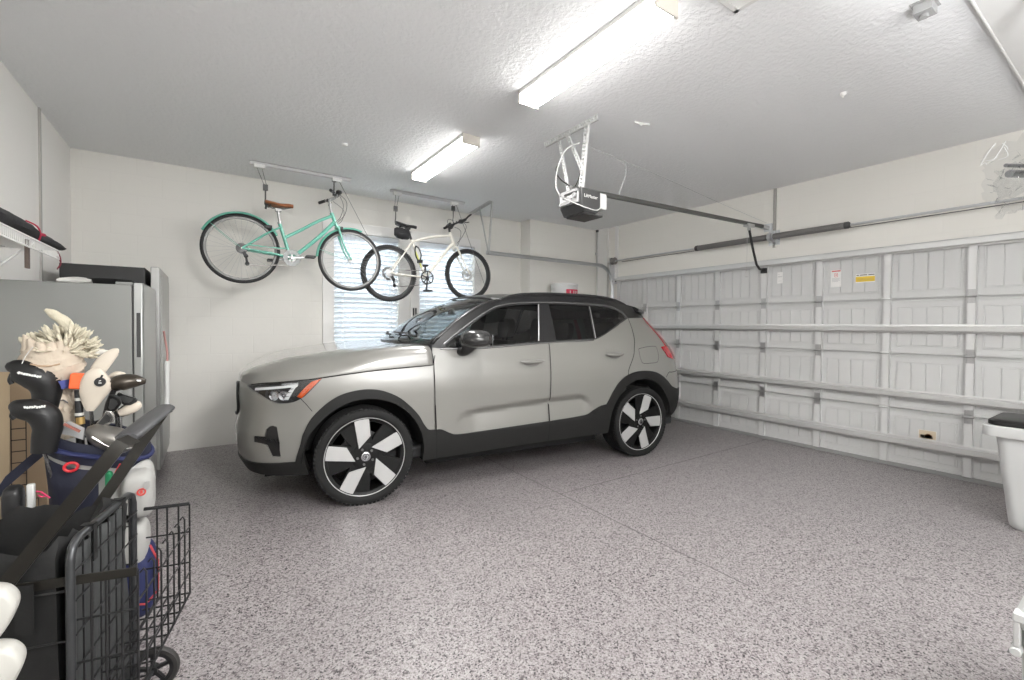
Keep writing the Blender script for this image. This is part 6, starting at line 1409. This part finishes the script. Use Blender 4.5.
slat(-.300, .852); slat(-.293, .742)
slat(-.292, .632) if False else None
g = MB()
for xx in (-.42, -.66): g.bb((xx-.022, 1.226, .36), (xx+.022, 1.250, .86))
g.build('back_upright', M_CHW, ch, bevel=.006)
g = MB(); g.bb((-.75, .80, .40), (-.36, 1.25, .43)); g.build('seat', M_CHW, ch, bevel=.01)
for xx, yy in ((-.72, .84), (-.39, .84), (-.72, 1.22), (-.39, 1.22)):
    g = MB(); g.loft([[Vector((xx+a*s_, yy+b_*s_, z)) for a, b_ in ((-.024, -.024), (.024, -.024), (.024, .024), (-.024, .024))] for z, s_ in ((0, .8), (.41, 1.1))]); g.build('leg', M_CHW, ch, bevel=.006)

# ================================================================ right edge: bin, storage box, wrapped rail
M_BIN = mat('bin_white', (.58, .585, .575), .38)
bn = thing('waste_bin', 'white tapered plastic bin with black lid and grey handle near the garage door', 'bin', (4.56, .375, 0))
def rrect(cx, cy, hx, hy, r, z, n=6):
    o = []
    for (sx, sy, a0) in ((1, 1, 0), (-1, 1, 90), (-1, -1, 180), (1, -1, 270)):
        for k in range(n+1): a = math.radians(a0+90*k/n); o.append(Vector((cx+sx*(hx-r)+r*math.cos(a), cy+sy*(hy-r)+r*math.sin(a), z)))
    return o
cx_, cy_ = 4.58, .40
g = MB(); g.loft([rrect(cx_, cy_, .145, .19, .05, 0.0), rrect(cx_, cy_, .165, .205, .06, .018), rrect(cx_, cy_, .172, .212, .06, .05), rrect(cx_, cy_, .215, .268, .06, .60), rrect(cx_, cy_, .217, .270, .06, .612), rrect(cx_, cy_, .245, .325, .06, .618), rrect(cx_, cy_, .25, .33, .06, .63), rrect(cx_, cy_, .25, .33, .06, .685), rrect(cx_, cy_, .245, .325, .06, .69), rrect(cx_, cy_, .225, .30, .05, .69), rrect(cx_, cy_, .20, .25, .05, .60), rrect(cx_, cy_, .16, .20, .05, .05)])
bd = g.build('body', M_BIN, bn, smooth=35)
g = MB(); g.loft([rrect(cx_, cy_, .215, .285, .05, .688), rrect(cx_, cy_, .235, .305, .05, .695), rrect(cx_, cy_, .235, .305, .05, .722), rrect(cx_, cy_, .225, .295, .05, .730)]); g.build('lid', mat('bin_lid_black', (.012, .012, .012), .45), bn, smooth=35)
g = MB(); g.tube(catmull([(4.43, .50, .728), (4.42, .46, .752), (4.43, .33, .80), (4.46, .16, .80), (4.48, .10, .73)], 5), .016, 8); g.build('handle', mat('bin_handle_grey', (.34, .34, .335), .4), bn)
g = MB(); g.bb((cx_-.222, .20, .60), (cx_-.205, .42, .625)); g.build('grip_rib', M_BIN, bd, bevel=.004)
tb = thing('storage_box', 'pale grey plastic box with a latch at the lower right edge', 'box', (2.215, .06, 0))
M_TOTE = mat('tote_grey', (.46, .465, .45), .4)
g = MB(); g.loft([rrect(2.215, .052, .205, .17, .03, 0), rrect(2.215, .052, .215, .18, .03, .02), rrect(2.215, .052, .238, .190, .03, .45), rrect(2.215, .052, .238, .190, .03, .46)]); g.build('body', M_TOTE, tb, smooth=35)
g = MB(); g.loft([rrect(2.215, .052, .250, .200, .03, .455), rrect(2.215, .052, .252, .202, .03, .462), rrect(2.215, .052, .252, .202, .03, .490), rrect(2.215, .052, .235, .185, .03, .512), rrect(2.215, .052, .15, .12, .03, .516)]); g.build('lid', M_BIN, tb, smooth=35)
g = MB(); g.bb((1.955, .20, .475), (2.0, .254, .500)); g.bb((1.958, .238, .40), (1.995, .252, .480)); g.cyl((1.955, .246, .385), (2.0, .246, .385), .013, seg=12); g.build('latch', M_BIN, tb, bevel=.003)
wb = thing('wrapped_rail', 'grey rail end in crumpled clear plastic at the upper right edge', 'rail', (4.35, .40, 2.30))
g = MB(); g.tube([(4.02, .585, 2.275), (4.75, .335, 2.345)], .022, 10); g.tube([(4.02, .60, 2.33), (4.75, .34, 2.395)], .012, 8); g.build('rail', mat('rail_grey', (.28, .28, .28), .45, .5), wb)
M_FILM = tinted_glass('clear_plastic_film', (.90, .905, .91), .12)
def film(seed, c, sx, sz, dy):
    rnd = random.Random(seed); n, m_ = 16, 14; rows = []
    for i in range(n+1):
        r = []
        for j in range(m_+1):
            a, b_ = i/n-.5, j/m_-.5; r.append(Vector((c[0]+.10*a, c[1]-sx*a+rnd.uniform(-.012, .012), c[2]+sz*b_+.10*a+rnd.uniform(-.014, .014)))+Vector((rnd.uniform(-dy, dy), 0, 0)))
        rows.append(r)
    g = MB(); g.loft(rows, closed=False, caps=False); return g
film(2, (4.05, .54, 2.32), .30, .34, .05).build('plastic_film', M_FILM, wb, smooth=60); film(5, (4.02, .50, 2.20), .26, .30, .05).build('plastic_film', M_FILM, wb, smooth=60)
g = MB()
for q in ([(980, 166), (988, 153), (996, 143)], [(994, 160), (1002, 148), (1006, 141)], [(985, 161), (992, 160), (998, 157)], [(1004, 147), (1008, 156), (998, 160)], [(981, 166), (985, 163), (987, 165)], [(1002, 143), (1007, 147), (1008, 150)]):
    pts = []
    for a, b_ in q:
        xi, yi = (a-512)/F_PX, (b_-V0)/F_PX; d = FW+R0*(xi*math.cos(ROLL)+yi*math.sin(ROLL))-UP*(-xi*math.sin(ROLL)+yi*math.cos(ROLL)); pts.append(Vector((0, 0, CAM_H))+d*(3.97/d.x))
    g.tube(catmull(pts, 4), [.0008]+[.002]*7+[.0008], 5)
g.build('film_crease', mat('film_crease_white', (.80, .80, .80), .2), wb)
